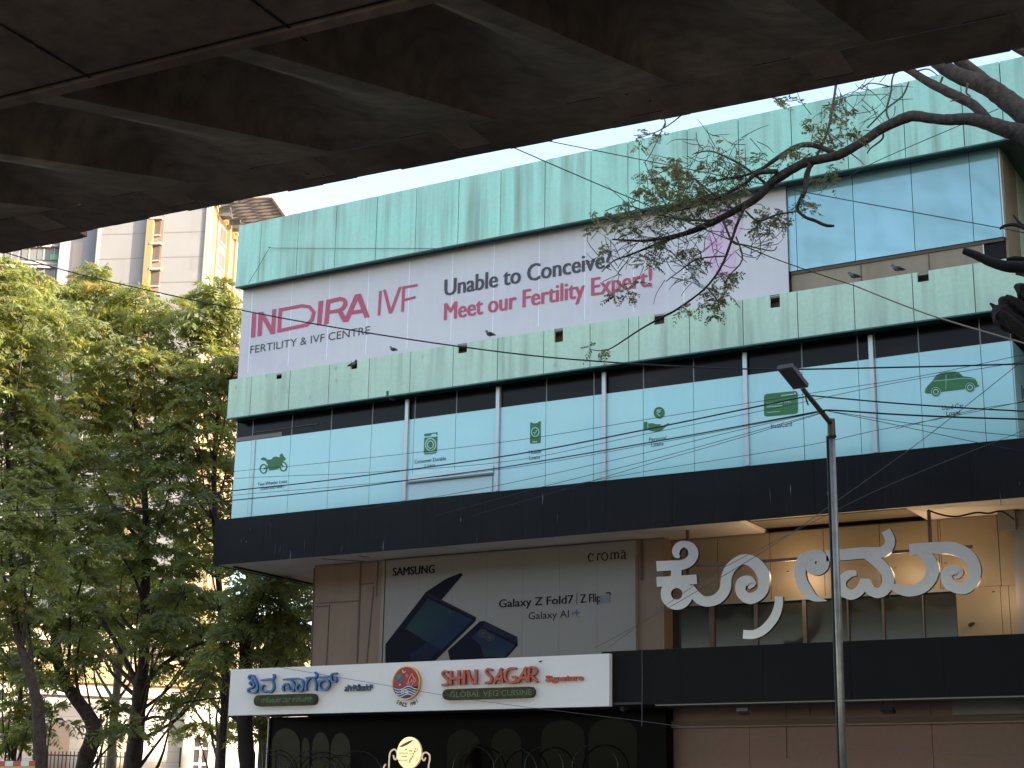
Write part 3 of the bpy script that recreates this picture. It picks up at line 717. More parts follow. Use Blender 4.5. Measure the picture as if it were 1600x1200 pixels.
q([(465, 520), (925, 745), (915, 760), (460, 536)], PHONESIDE, .0118); m.ppoly(circ(*z6([(680, 697)])[0], 2.3, 2, 12), YA, .002, BLACK, proud=.015)
m.build('large_phone_picture', ad)
m = MB()
q([(660, 1060), (960, 785), (1000, 780), (1310, 930), (1315, 1010), (1200, 1140), (680, 1150)], PHONE, .005); q([(880, 935), (975, 850), (1295, 1010), (1190, 1120), (1000, 1120), (960, 1000)], SCREEN, .0085)
q([(985, 835), (1010, 790), (1310, 935), (1305, 985)], PHONESIDE, .0088)
for c in ((990, 900), (1056, 935)):
    x, y = z6([c])[0]; m.ppoly(circ(x, y, 7, 6), YA, .002, BLACK, proud=.0118); ringpx(m, x, y, 4.5, 3.9, 1.2, PHONESIDE, .015, YA)
m.build('small_phone_picture', ad)
m = MB(); boldpx(m, 'SAMSUNG', (614, 900), (679, 895), 12.5, YA, INK, 1.2); m.build('lettering', ad); m = MB()
boldpx(m, 'Galaxy Z Fold7', (780, 949.5), (896, 942), 12.5, YA, INK, .8); boldpx(m, 'Z Flip', (907, 942), (939, 939), 13, YA, INK, .8)
m.build('lettering', ad); m = MB()
textpx(m, 'Galaxy AI', (826, 968), (889, 964.5), 11, YA, INK, proud=.006)
m.build('lettering', ad); m = MB()
x = X_(901.5, 940, YA); m.box(x - .006, x + .006, YA - .006, YA - .003, Z_(901.5, 944, YA), Z_(901.5, 926, YA), INK)
m.build('divider_line', ad)
m = MB()
m.ppoly([(938, 930), (953.5, 929), (953.5, 941), (938, 942.5)], YA, .002, mat('slate_patch', (.13, .14, .16), .5), proud=.009); m.ribbon([(947, 927, 2), (953, 926, 2), (954.5, 929.5, 1.6)], YA, .002, INK, proud=.009, sub=1)
def sparkle(cx, cy, r): m.ppoly([(cx + (r if i % 2 == 0 else r * .3) * math.cos(i * math.pi / 4), cy + (r if i % 2 == 0 else r * .3) * math.sin(i * math.pi / 4)) for i in range(8)], YA, .002, mat('navy_sparkle', (.03, .07, .14), .4), proud=.006)
sparkle(901, 957.5, 6.5); sparkle(894.5, 959.5, 2.8); sparkle(904.5, 964.5, 2)
m.build('sparkle_mark', ad)
# thin serif wordmark
m = MB(); zc = lambda l: D(l, 770, 840, 6)
for st in ([(945, 165, 14), (915, 150, 10), (897, 185, 14), (912, 222, 10), (945, 212, 4)], [(985, 150, 4), (985, 215, 13)], [(985, 165, 8), (1000, 150, 12), (1010, 158, 14)],
           [(1110, 140, 4), (1110, 205, 13)], [(1112, 155, 6), (1130, 138, 9), (1145, 155, 13), (1145, 203, 13)], [(1147, 152, 6), (1160, 136, 9), (1178, 150, 13), (1178, 200, 13)],
           [(1205, 148, 8), (1225, 134, 9), (1240, 150, 13), (1240, 196, 13), (1252, 200, 6)], [(1238, 165, 6), (1208, 178, 10), (1212, 198, 11), (1238, 185, 5)], [(1200, 122, 6), (1245, 118, 6)]):
    m.ribbon(zc(st), YA, .002, INK, proud=.005 + .001 * random.random(), sub=3)
x, y = zc([(1050, 178)])[0]; ringpx(m, x, y, 4.6, 6, 1.7, INK, .006, YA)
m.build('serif_wordmark', ad)

# ================================================================== WHITE RESTAURANT SIGN
YSG = 29.3
sg = thing('restaurant_sign', 'long white sign box with blue Kannada and orange lettering and a round emblem', 'shop sign', (-20, YSG, 4))
xs0, xs1 = X_(358.5, 1083, YSG), X_(952, 1058, YSG); zs1, zs0 = Z_(540, 1038.6, YSG), Z_(540, 1113.5, YSG)
m = MB(); m.box(xs0, xs1, YSG, YSG + .13, zs0, zs1, WHITESIGN); m.build('sign_box', sg)
YL = YSG - .035
zk = lambda l: D(l, 380, 1040, 10)
def strokes(q, lst, Y, dep, m_, side, w, sub=4):
    for i, l in enumerate(lst):
        q.ribbon([(x, y, w) for x, y in zk(l)], Y, dep, m_, side, proud=.0015 * i, sub=sub)
m = MB()
strokes(m, [[(150, 152), (120, 165), (112, 200), (150, 222), (183, 200), (178, 162), (150, 152)], [(178, 160), (212, 230), (240, 320), (228, 405), (165, 432), (102, 408), (108, 368), (160, 345), (190, 310), (188, 272), (145, 252), (125, 282), (150, 305)]], YL, .07, BLUEFACE, BLUELET, 2.7)
strokes(m, [[(492, 138), (505, 165), (498, 208)], [(500, 208), (400, 218), (302, 235)], [(470, 225), (498, 290), (496, 360), (452, 415), (400, 398), (350, 418), (306, 388), (312, 330), (345, 310)]], YL, .07, BLUEFACE, BLUELET, 2.7)
m.build('blue_kannada_lettering', sg); m = MB()
strokes(m, [[(645, 222), (760, 210), (880, 205)], [(880, 205), (935, 228), (960, 300), (945, 375), (895, 402), (852, 372), (862, 315), (895, 300)], [(655, 405), (642, 340), (690, 288), (725, 320), (750, 385), (800, 395), (822, 330), (795, 255), (755, 235)]], YL, .07, BLUEFACE, BLUELET, 2.7)
strokes(m, [[(1000, 198), (1080, 190), (1165, 184)], [(1160, 184), (1172, 145), (1142, 105)], [(1060, 200), (1012, 265), (998, 395)], [(1130, 200), (1158, 280), (1156, 398)]], YL, .07, BLUEFACE, BLUELET, 2.7)
strokes(m, [[(1205, 188), (1290, 182), (1382, 178)], [(1290, 225), (1230, 255), (1212, 320), (1262, 382), (1335, 362), (1366, 290), (1335, 230), (1290, 225)], [(1382, 178), (1420, 132), (1490, 125)], [(1398, 180), (1408, 240), (1455, 258), (1476, 205), (1440, 178)]], YL, .07, BLUEFACE, BLUELET, 2.7)
m.build('blue_kannada_lettering', sg)
m = MB(); textpx(m, 'ಸಿಗ್ನೇಚರ್', (538, 1080), (582, 1076), 8.5, YSG - .04, DULLBLUE, depth=.03, offset=.02); m.build('small_kannada_lettering', sg)
def pill(q, x0, y0, x1, y1, hh, Y, dep, m_):
    a, b = at(x0, y0, Y), at(x1, y1, Y); c = at(x0, y0 - hh, Y); r = (c[2] - a[2]) * .9; zc_ = (a[2] + b[2]) / 2
    l = [(a[0] + r + r * math.cos(t), zc_ + r * math.sin(t)) for t in np.linspace(math.pi / 2, 1.5 * math.pi, 9)] + [(b[0] - r + r * math.cos(t), zc_ + r * math.sin(t)) for t in np.linspace(-math.pi / 2, math.pi / 2, 9)]
    q.prism(l, Y - dep, Y, m_)
m = MB(); pill(m, 400.5, 1096.5, 498, 1091.5, 9.6, YSG - .002, .10, MOSS); textpx(m, 'ಗ್ಲೋಬಲ್ ವೆಜ್ ಕ್ಯುಸಿನ್', (408, 1098), (488, 1093.5), 6.5, YSG - .106, MOSSGREEN); m.build('moss_plaque', sg)
m = MB(); pill(m, 695, 1086, 838, 1081.5, 9.2, YSG - .002, .10, MOSS); textpx(m, 'GLOBAL VEG CUISINE', (703, 1089.5), (831, 1083), 8.5, YSG - .106, MOSSGREY); m.build('moss_plaque', sg)
m = MB()
q = lambda st, w, i: m.ribbon([(680 + x / 6.154, 1030 + y / 6.154, w) for x, y in st], YL, .07, ORANGE, mat('orange_letter_side', (.28, .05, .03), .4), proud=.0015 * i, sub=3)
q([(140, 128), (105, 118), (82, 140), (100, 170), (135, 200), (130, 240), (75, 252)], 3.6, 0)
for i, st in enumerate(([(166, 112), (162, 248)], [(240, 108), (240, 246)], [(164, 190), (292, 178)], [(296, 105), (292, 245)], [(325, 105), (345, 180), (388, 238)], [(405, 100), (402, 240)])): q(st, 4.0, i % 4 + 1)
m.build('orange_lettering', sg); m = MB()
q([(560, 108), (525, 95), (500, 118), (520, 150), (552, 178), (545, 220), (490, 232)], 3.6, 0)
for i, st in enumerate(([(655, 88), (575, 235)], [(640, 95), (660, 228)], [(605, 195), (655, 188)])): q(st, 3.9, i + 1)
q([(790, 92), (730, 92), (690, 130), (685, 185), (720, 225), (785, 215), (790, 175), (750, 175)], 3.6, 0)
for i, st in enumerate(([(890, 78), (805, 225)], [(875, 85), (890, 220)], [(835, 185), (885, 178)], [(918, 80), (912, 218)])): q(st, 3.9, i + 1)
q([(915, 85), (960, 80), (985, 110), (965, 145), (920, 155), (955, 175), (990, 225)], 3.6, 0)
m.build('orange_lettering', sg)
m = MB(); textpx(m, 'Signature', (852, 1064.5), (911, 1060.5), 8.5, YSG - .045, ORANGE, depth=.04, offset=.035); m.build('small_orange_lettering', sg)
# round emblem
em = MB(); cc = at(637.3, 1067.3, YSG); R = at(637.3, 1041, YSG)[2] - cc[2]
def disc(cx, cz, r, y0, y1, m_, n=32, rz=None): em.prism([(cx + r * math.cos(t), cz + (rz or r) * math.sin(t)) for t in np.linspace(0, 2 * math.pi, n + 1)[:-1]], y0, y1, m_)
disc(cc[0], cc[2], R, YSG - .08, YSG - .002, GOLD); disc(cc[0], cc[2], R * .93, YSG - .086, YSG - .0805, RED)
def E(u, v): return (cc[0] + u * R * .93, cc[2] + v * R * .93)
top = [E(u, -.22 + .12 * math.sin(u * 4.5 + .6)) for u in np.linspace(-.95, .95, 21)]
top = [(x, z) for x, z in top]
bot = [E(math.cos(t), math.sin(t)) for t in np.linspace(-.25, -math.pi + .25, 22)]
em.prism(top + bot, YSG - .09, YSG - .0865, NAVY)
for k in range(4):
    v0 = -.30 - .16 * k; w_ = math.sqrt(max(.05, .93 - (v0 + .05) ** 2)) * .93
    us = np.linspace(-w_, w_, 18); a = [E(u, v0 + .10 * math.sin(u * 4.5 + .6)) for u in us]; b = [E(u, v0 - .06 + .10 * math.sin(u * 4.5 + .6)) for u in us[::-1]]
    em.prism(a + b, YSG - .093, YSG - .0905, WHITE)
gx_, gz_ = E(-.48, .30); disc(gx_, gz_, R * .27, YSG - .09, YSG - .0865, GLOBEB, 20); em.prism([E(-.70, .30), E(-.66, .46), E(-.48, .55), E(-.30, .48), E(-.42, .36), E(-.55, .30), E(-.62, .16)], YSG - .093, YSG - .0905, GLOBEG)
em.prism([E(.08 + (.16 if i % 2 == 0 else .06) * math.cos(i * math.pi / 4), .44 + (.16 if i % 2 == 0 else .06) * math.sin(i * math.pi / 4)) for i in range(8)], YSG - .09, YSG - .0865, STAR)
for fl in ([(.30, -.18), (.20, .10), (.46, .58), (.64, .22), (.55, -.10), (.38, -.24)], [(.22, .05), (.10, -.08), (.20, -.26)], [(.66, .30), (.80, .12), (.66, -.02)], [(.40, -.02), (.46, .2), (.5, .05)]):
    for i in range(len(fl) - 1):
        (a0, b0), (a1, b1) = fl[i], fl[i + 1]; d = math.hypot(a1 - a0, b1 - b0); nx, nz = -(b1 - b0) / d * .028, (a1 - a0) / d * .028
        em.prism([E(a0 + nx, b0 + nz), E(a1 + nx, b1 + nz), E(a1 - nx, b1 - nz), E(a0 - nx, b0 - nz)], YSG - .092 - .0006 * i, YSG - .0865, PINK)
em.prism([E(-.26, .86), E(-.22, .72), E(-.10, .70), E(-.02, .76), E(-.08, .64), E(-.24, .64), E(-.30, .76)], YSG - .09, YSG - .0865, WHITE); disc(*E(-.44, -.12), R * .05, YSG - .094, YSG - .0865, WHITE, 10)
v, f, _ = textmesh('SS', .02); a0 = min(p[0] for p in v); a1 = max(p[0] for p in v)
em.add([(cc[0] + (p[0] - a0) / (a1 - a0) * R * .55 - R * .30, YSG - .0955, cc[2] - R * .62 + p[1] / CAPH * R * .28) for p in v], f, WHITE)
em.build('round_emblem', sg)
m = MB(); s_ = 'SINCE 1981'
for i, ch in enumerate(s_):
    if ch == ' ': continue
    th = math.radians(-90 - 31 + 62 * i / (len(s_) - 1)); rr = R * 1.42; v, f, _ = textmesh(ch, .02)
    hx = R * .22; up_ = (-math.cos(th), -math.sin(th)); rt_ = (-math.sin(th), math.cos(th)); mxx = max(p[0] for p in v) / 2
    c0 = (cc[0] + rr * math.cos(th), cc[2] + rr * .98 * math.sin(th))
    m.add([(c0[0] + rt_[0] * (p[0] - mxx) / CAPH * hx + up_[0] * p[1] / CAPH * hx, YSG - .004, c0[1] + rt_[1] * (p[0] - mxx) / CAPH * hx + up_[1] * p[1] / CAPH * hx) for p in v], f, INK)
m.build('arched_caption', sg)
def small_camera(px, py, Y, label, s=1.):
    c = at(px, py, Y); t = thing('security_camera', label, 'security camera', c, 'small security cameras on the building')
    m = MB(); m.tube([(c[0], Y, c[2] + .07 * s), (c[0], Y - .09 * s, c[2] + .06 * s)], .018 * s, GALV, 8); m.build('bracket', t)
    m = MB(); m.tube([(c[0] + .03 * s, Y - .05 * s, c[2] + .05 * s), (c[0], Y - .1 * s, c[2] + .03 * s), (c[0] - .05 * s, Y - .2 * s, c[2] - .02 * s), (c[0] - .055 * s, Y - .21 * s, c[2] - .022 * s)], [.03 * s, .05 * s, .055 * s, .04 * s], BLACK, 10); m.build('body', t)
    m = MB(); m.tube([(c[0] - .056 * s, Y - .2115 * s, c[2] - .0225 * s), (c[0] - .06 * s, Y - .225 * s, c[2] - .025 * s)], .028 * s, LAMPLENS, 10); m.build('lens', t)
small_camera(846.5, 1034, YSG - .005, 'small black camera at the top edge of the white sign', .32)
small_camera(985, 1107, 29.8, 'white-bracketed camera hanging under the black canopy right of the white sign', 1.2)
small_camera(1521, 977, YR - .01, 'tiny dark camera on the yellow panel right of the steel letters', .7)

# ================================================================== STEEL KANNADA LETTERS ON A RAIL
YK = 29.95
kn = thing('steel_letter_sign', 'huge brushed-steel Kannada letters hung on a rail before the yellow shopfront', 'shop sign', (-10.5, YK, 6))
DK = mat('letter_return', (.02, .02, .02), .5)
def letter(parts):
    q = MB()
    for i, (ox, oy, st, cl) in enumerate(parts):
        q.ribbon([(ox + x / 6, oy + y / 6, w / 6) for x, y, w in st], YK, .09, BRUSHED, DK, proud=.0025 * i, sub=5, closed=cl)
    return q.build('letter', kn, org=None)
A = (1020, 810); B = (1200, 810); C_ = (1350, 810)
def ringpts(cx, cy, r, w, ry=None, n=16): return [(cx + r * math.cos(2 * math.pi * i / n), cy + (ry or r) * math.sin(2 * math.pi * i / n), w) for i in range(n)]
letter([(*A, [(268, 372, 22), (238, 345, 62), (236, 300, 72), (270, 258, 70), (325, 248, 62), (380, 282, 86), (397, 345, 92), (362, 408, 92), (290, 442, 92), (180, 448, 94), (52, 455, 98)], False),
        (*A, [(238, 480, 98), (236, 560, 98)], False), (*A, [(54, 601, 92), (240, 590, 92), (430, 576, 88)], False),
        (*A, ringpts(243, 712, 102, 96), True),
        (*A, [(370, 640, 60), (410, 715, 90), (470, 770, 95), (540, 785, 95), (630, 755, 100), (695, 670, 102), (708, 560, 100), (755, 462, 98), (860, 392, 96), (965, 420, 112), (1040, 505, 120), (1058, 600, 106), (1035, 700, 100), (930, 757, 104), (845, 700, 96), (850, 612, 100), (915, 588, 90), (952, 620, 62), (915, 662, 20)], False)])
letter([(*A, [(1197, 738, 76), (1192, 830, 80), (1150, 940, 84), (1060, 1045, 84), (965, 1092, 82), (862, 1090, 82)], False)])
letter([(*B, ringpts(468, 420, 67, 106), True), (*B, [(440, 340, 70), (350, 385, 105), (315, 480, 108), (328, 590, 108), (385, 690, 105), (455, 752, 64), (568, 778, 4)], False)])
letter([(*B, [(560, 356, 104), (650, 352, 104), (900, 330, 108), (1050, 328, 104), (1128, 290, 96), (1158, 215, 92), (1118, 120, 88)], False),
        (*B, [(930, 368, 40), (1040, 420, 100), (1120, 505, 104), (1140, 595, 112), (1105, 675, 102), (1040, 705, 95), (965, 672, 90), (922, 590, 90)], False),
        (*B, [(845, 520, 44), (775, 528, 74), (706, 590, 86), (710, 670, 96), (790, 722, 94), (872, 682, 92), (915, 600, 84), (920, 570, 80)], False)])
letter([(*C_, [(262, 640, 50), (340, 668, 90), (440, 685, 106), (560, 650, 112), (640, 560, 116), (652, 460, 120), (605, 370, 110), (530, 310, 96), (440, 300, 60)], False),
        (*C_, [(438, 298, 104), (700, 282, 108), (850, 290, 118), (980, 352, 122), (1045, 460, 122), (1040, 570, 116), (980, 650, 110), (900, 662, 102), (805, 610, 112), (785, 530, 104), (840, 488, 96), (908, 505, 72), (905, 545, 40), (865, 566, 14)], False)])
m = MB(); a, b = at(1088, 883, YK + .02), at(1519, 855, YK + .02); m.box(a[0], b[0], YK + .02, YK + .06, (a[2] + b[2]) / 2 - .03, (a[2] + b[2]) / 2 + .03, BROWN); m.build('rail', kn)
for a_, b_ in (((1074, 822), (1074, 900)), ((1451, 796), (1453, 870))):
    m = MB(); a, b = at(*a_, YK + .09), at(*b_, YK + .09); m.box(a[0] - .03, a[0] + .03, YK + .065, YK + .12, b[2], ZK0 + .01, BROWN); m.build('hanger', kn)
for px, py, p in ((1232, 893, 15), (1400, 888, 9), (1478, 880, 5), (1553, 925, 6)):
    c = at(px, py, YK + .12)
    m = MB(); m.box(c[0] - .03, c[0] + .03, YK + .095, YK + .11, c[2] - .012, c[2] + .012, BROWN); 
    led = m.build('led_module', kn)
    ld = bpy.data.lights.new('led_lamp', 'POINT'); ld.energy = p * .5; ld.color = (1, .74, .44); ld.shadow_soft_size = .16
    lo = bpy.data.objects.new('led_lamp', ld); COL.objects.link(lo); lo.parent = led; lo.location = tuple(c + np.array((0, .28, 0)) - ORG[kn.name])

# ================================================================== OVAL LIT SIGN
YO = 29.1
ov = thing('oval_sign', 'glowing cream oval cafe sign with brown leaf and curled brackets', 'illuminated sign', at(641, 1228, YO))
c = at(641.3, 1176.5, YO); ry = at(641.3, 1153, YO)[2] - c[2]; rx = X_(660, 1176, YO) - c[0]
m = MB(); l = [(c[0] + rx * math.cos(t), c[2] + ry * 1.06 * math.sin(t)) for t in np.linspace(0, 2 * math.pi, 33)[:-1]]; m.prism(l, YO - .06, YO, GLOW, GLOWTRIM); m.build('oval_panel', ov)
z13 = lambda l: D(l, 590, 1120, 13.33)
m = MB(); m.ppoly(z13([(470, 632), (580, 560), (690, 505), (778, 480), (740, 530), (650, 590), (560, 630)]), YO, .003, mat('leaf_brown_print', (.22, .075, .02), .5), proud=.062); m.build('leaf_motif', ov)
m = MB(); SC = mat('sepia_print', (.16, .11, .04), .5)
for i, l in enumerate(([(850, 650), (860, 700), (800, 740), (830, 650), (780, 780), (745, 870), (700, 960), (690, 920), (730, 860)], [(700, 780), (770, 770)], [(720, 840), (800, 830)], [(850, 860), (860, 910), (840, 920)])):
    m.ribbon([(x, y, 1.0) for x, y in z13(l)], YO, .003, SC, proud=.0625 + .0012 * i, sub=3)
for k, (x0, y0, x1, n) in enumerate(((480, 780, 660, 6), (550, 850, 640, 4), (465, 930, 650, 6), (605, 705, 650, 2), (690, 735, 750, 3))):
    l = []
    for i in range(n + 1): l += [(x0 + (x1 - x0) * i / n, y0), (x0 + (x1 - x0) * (i + .4) / n, y0 - 42)]
    m.ribbon([(x, y, .55) for x, y in z13(l)], YO, .003, SC, proud=.0625 + .001 * k, sub=2)
m.build('script_lettering', ov)
for l in ([(330, 800), (350, 880), (390, 880), (410, 800), (390, 710), (340, 680), (280, 720), (250, 800), (240, 950), (230, 1100), (180, 1300)], [(1000, 850), (970, 910), (935, 880), (930, 820), (960, 760), (1020, 745), (1080, 800), (1085, 900), (1060, 1060), (1100, 1300)], [(170, 990), (130, 1050), (100, 1200)]):
    m = MB(); p = smooth([tuple(at(x, y, YO)) for x, y in z13(l)], 4); m.tube(p, .018, GLOWTRIM, 7); m.build('scroll_bracket', ov)
m = MB(); m.box(c[0] - .35, c[0] + .35, YO - .1, YO + .1, .15, Z_(641, 1215, YO), DARKFRONT); m.tube([(c[0], YO - .03, .3), (c[0], YO - .03, c[2] - ry)], .03, GOLD, 8); m.build('pedestal', ov)

# ================================================================== FLOODLIGHTS under the canopy
for px, label in ((1163, 'open wire-framed floodlight under the canopy, left of the lamp post'), (1388, 'black floodlight under the canopy, right of the lamp post')):
    c = at(px, 1108 if px < 1300 else 1106, 29.75); t = thing('floodlight', label, 'floodlight', c, 'floodlights under the canopy')
    m = MB()
    for sx_ in (-.11, .11): m.tube([(c[0] + sx_, 29.75, ZL0 + .03), (c[0] + sx_, 29.75, c[2] - .04)], .008, BLACK, 6)
    m.tube([(c[0] - .11, 29.75, ZL0 + .02), (c[0] + .11, 29.75, ZL0 + .02)], .01, BLACK, 6); m.build('bracket', t)
    m = MB(); m.obox((c[0], 29.72, c[2] - .045), (.12, 0, 0), (0, .09, -.03), (0, .01, .03), BLACK if px > 1300 else LAMPGREY); m.build('housing', t)
    m = MB(); m.obox((c[0], 29.70, c[2] - .085), (.10, 0, 0), (0, .07, -.023), (0, .001, .004), CREAMGLASS); m.build('lens', t)

# ================================================================== STREET LAMP
YLMP = 24.0
p0 = at(1318, 1200, YLMP); p1 = at(1298.5, 655, YLMP); px_ = p1[0]
lp = thing('street_lamp', 'tall galvanised street lamp with a flat square head on a bent arm', 'street lamp', (p0[0], YLMP, 0))
m = MB(); low = np.array((p0[0] + (p0[0] - p1[0]) * .45, YLMP, .15)); zsl = Z_(1298.5, 681, YLMP)
m.tube([low, (p1[0] + .0, YLMP, zsl)], [.062, .052], GALV, 14); m.build('pole', lp, True)
m = MB(); m.tube([low + np.array((-.075, -.02, 0)), (p1[0] - .066, YLMP - .02, zsl)], [.02, .02], IRON, 7); m.build('conduit', lp)
m = MB(); m.tube([(p1[0], YLMP, zsl - .01), (p1[0], YLMP, p1[2])], [.066, .062], OLIVE, 12); m.tube([(p1[0], YLMP, zsl - .03), (p1[0], YLMP, zsl)], .075, BLACK, 12); m.build('sleeve', lp)
ya = YLMP - 1.05; a2 = at(1254, 607, ya)
m = MB(); m.tube([(p1[0], YLMP, p1[2] - .08), tuple(a2)], [.042, .038], OLIVE, 10); m.build('arm', lp, True)
# head: four photo corners set on a gently tilted plane
d = a2 - np.array((p1[0], YLMP, p1[2] - .08)); d /= np.linalg.norm(d); sd_ = np.cross(d, (0, 0, 1)); sd_ /= np.linalg.norm(sd_); un = np.cross(sd_, d)
hc = a2 + d * .36
m = MB(); m.obox(hc, sd_ * .125, d * .30, un * .035, LAMPGREY); m.obox(hc + un * .06, sd_ * .1, d * .12, un * .024, LAMPGREY); m.build('lamp_head', lp)
m = MB(); m.obox(hc - un * .037, sd_ * .1, d * .23, un * .004, LAMPLENS); m.build('lamp_glass', lp)
m = MB(); cpt = at(1251, 612, ya + .05); m.tube([a2 - d * .1, a2 - d * .12 - np.array((0, 0, .1)), a2 - d * .2 - np.array((0, 0, .16))], .012, BLACK, 6); m.build('clip', lp)

# ================================================================== PIGEONS
def pigeon(px, py, Y, face, label, s=1.):
    c = at(px, py, Y); t = tag(None or bpy.data.objects.new('pigeon', None), label, 'pigeon', 'pigeons on the parapet'); COL.objects.link(t); t.location = tuple(c); ORG[t.name] = np.array(c, float)
    fx = face
    P = [(-.17, .035), (-.12, .05), (-.06, .075), (0, .09), (.05, .10), (.08, .125), (.095, .155), (.105, .18), (.125, .185), (.145, .178), (.165, .17)]
    Rr = [.008, .025, .045, .058, .058, .045, .030, .028, .026, .012, .003]
    m = MB(); m.tube([(c[0] + fx * a * s, Y - .06, c[2] + b * s) for a, b in P], [r * s for r in Rr], BIRD, 10); m.build('body', t, True)
    m = MB()
    for o in (-.022, .022): m.tube([(c[0] + fx * .01 * s, Y - .06 + o, c[2] + .05 * s), (c[0] + fx * .015 * s, Y - .06 + o, c[2] + .002)], .006 * s, mat('pigeon_leg', (.35, .1, .08), .6), 5)
    m.build('legs', t)
    for sd2 in (-1, 1):
        m = MB(); m.tube([(c[0] + fx * .04 * s, Y - .06 + sd2 * .05 * s, c[2] + .10 * s), (c[0] - fx * .04 * s, Y - .06 + sd2 * .052 * s, c[2] + .085 * s), (c[0] - fx * .14 * s, Y - .06 + sd2 * .025 * s, c[2] + .05 * s)], [.012 * s, .022 * s, .006 * s], BIRDDARK, 6); m.build('wing', t, True)
pigeon(768, 528, YF + .08, -1, 'grey pigeon on the ledge under the word Conceive', .88)
pigeon(617, 551, YF + .08, -1, 'small grey pigeon on the ledge near the left opening', .75)
pigeon(552, 577, YF + .1, 1, 'pale pigeon perched inside a square opening of the parapet', 1.)
pigeon(1337, 438, YF + .08, -1, 'lower grey pigeon below the blue film at right', .88)
pigeon(1405, 427, YF + .08, -1, 'pigeon with pale wing beside the rightmost square opening', .9)

# ================================================================== FLYOVER
PHI = math.radians(3.1); cP, sP = math.cos(PHI), math.sin(PHI)
def st(p): return p[0] * cP + p[1] * sP, -p[0] * sP + p[1] * cP
def ts(s, t, z): return (s * cP - t * sP, s * sP + t * cP, z)
ZW, ZBX = 10.5, 9.0
TE = float(np.mean([st(atz(*p, ZW))[1] for p in ((400, 310), (800, 228), (1200, 154), (1500, 92))]))
TB = float(np.mean([st(atz(*p, ZBX))[1] for p in ((160, 132), (320, 93), (470, 50))]))
TT = float(np.mean([st(atz(*p, ZW))[1] for p in ((290, 285), (510, 237), (775, 192), (1048, 130))]))
tips = [st(atz(*p, ZW))[0] for p in ((510, 237), (775, 192), (1048, 130), (1340, 53))]
BAY = (tips[3] - tips[0]) / 3; S0 = tips[0]
sj = st(atz(120, 362, ZW))[0]
fly = thing('flyover', 'dark concrete ribbed flyover deck crossing the top of the view', 'flyover', (-8, 10, 9))
SA, SB = sj - 40, 60.0
m = MB()                                              # box girder, deck, parapet
m.add([ts(SA, 2.0, ZBX), ts(SB, 2.0, ZBX), ts(SB, TB, ZBX), ts(SA, TB, ZBX)], [(0, 3, 2, 1)], CONC)
m.add([ts(SA, TB, ZBX), ts(SB, TB, ZBX), ts(SB, TB, ZW + .1), ts(SA, TB, ZW + .1)], [(0, 3, 2, 1)], CONC)
m.add([ts(SA, 2.0, ZBX), ts(SB, 2.0, ZBX), ts(SB, 1.6, ZW + .1), ts(SA, 1.6, ZW + .1)], [(0, 1, 2, 3)], CONC)
m.add([ts(SA, -4, ZW), ts(SB, -4, ZW), ts(SB, 1.7, ZW), ts(SA, 1.7, ZW)], [(0, 3, 2, 1)], CONC)
m.add([ts(SA, -4, ZW + .55), ts(SB, -4, ZW + .55), ts(SB, TE - .3, ZW + .55), ts(SA, TE - .3, ZW + .55)], [(0, 1, 2, 3)], ASPHALT)
for (a, b, te) in ((SA, sj, TE + .22), (sj + .02, SB, TE)):
    n = 40; ss = np.linspace(a, b, n)
    for i in range(n - 1):
        s0, s1 = ss[i], ss[i + 1]
        m.add([ts(s0, te, ZW), ts(s1, te, ZW), ts(s1, te, ZW + 1.5), ts(s0, te, ZW + 1.5), ts(s0, te - .25, ZW + 1.5), ts(s1, te - .25, ZW + 1.5), ts(s1, te - .25, ZW + .55), ts(s0, te - .25, ZW + .55)],
              [(0, 3, 2, 1), (3, 4, 5, 2), (4, 7, 6, 5)], CONCTOP)
    m.add([ts(b, te, ZW), ts(b, te - .8, ZW), ts(b, te - .8, ZW + .5), ts(b, te, ZW + 1.5)], [(0, 1, 2, 3)], mat('reddish_concrete', (.34, .2, .13), .85))  # reddish end face where the deck edge steps
    # outer flat margin with a thin drip edge, slightly broken
    m.add([ts(a, TT + .02, ZW), ts(b, TT + .02, ZW), ts(b, te, ZW), ts(a, te, ZW)], [(0, 3, 2, 1)], CONC)
    s = a
    while s < b - .01:
        w_ = min(random.uniform(.25, .9), b - s); h = random.choice((0, .004, .008, .012, .018)); 
        if h and s > -30 and s < 12: m.add([ts(s, te - .12, ZW - .001), ts(s + w_, te - .12, ZW - .001), ts(s + w_, te + .01, ZW - h), ts(s, te + .01, ZW - h), ts(s + w_, te + .01, ZW + .05), ts(s, te + .01, ZW + .05)], [(0, 3, 2, 1), (3, 5, 4, 2)], CONC, random.random())
        s += w_
m.add([ts(SA, -4, ZW), ts(SB, -4, ZW), ts(SB, -4, ZW + 1.5), ts(SA, -4, ZW + 1.5)], [(0, 1, 2, 3)], CONCTOP)
m.build('deck', fly)
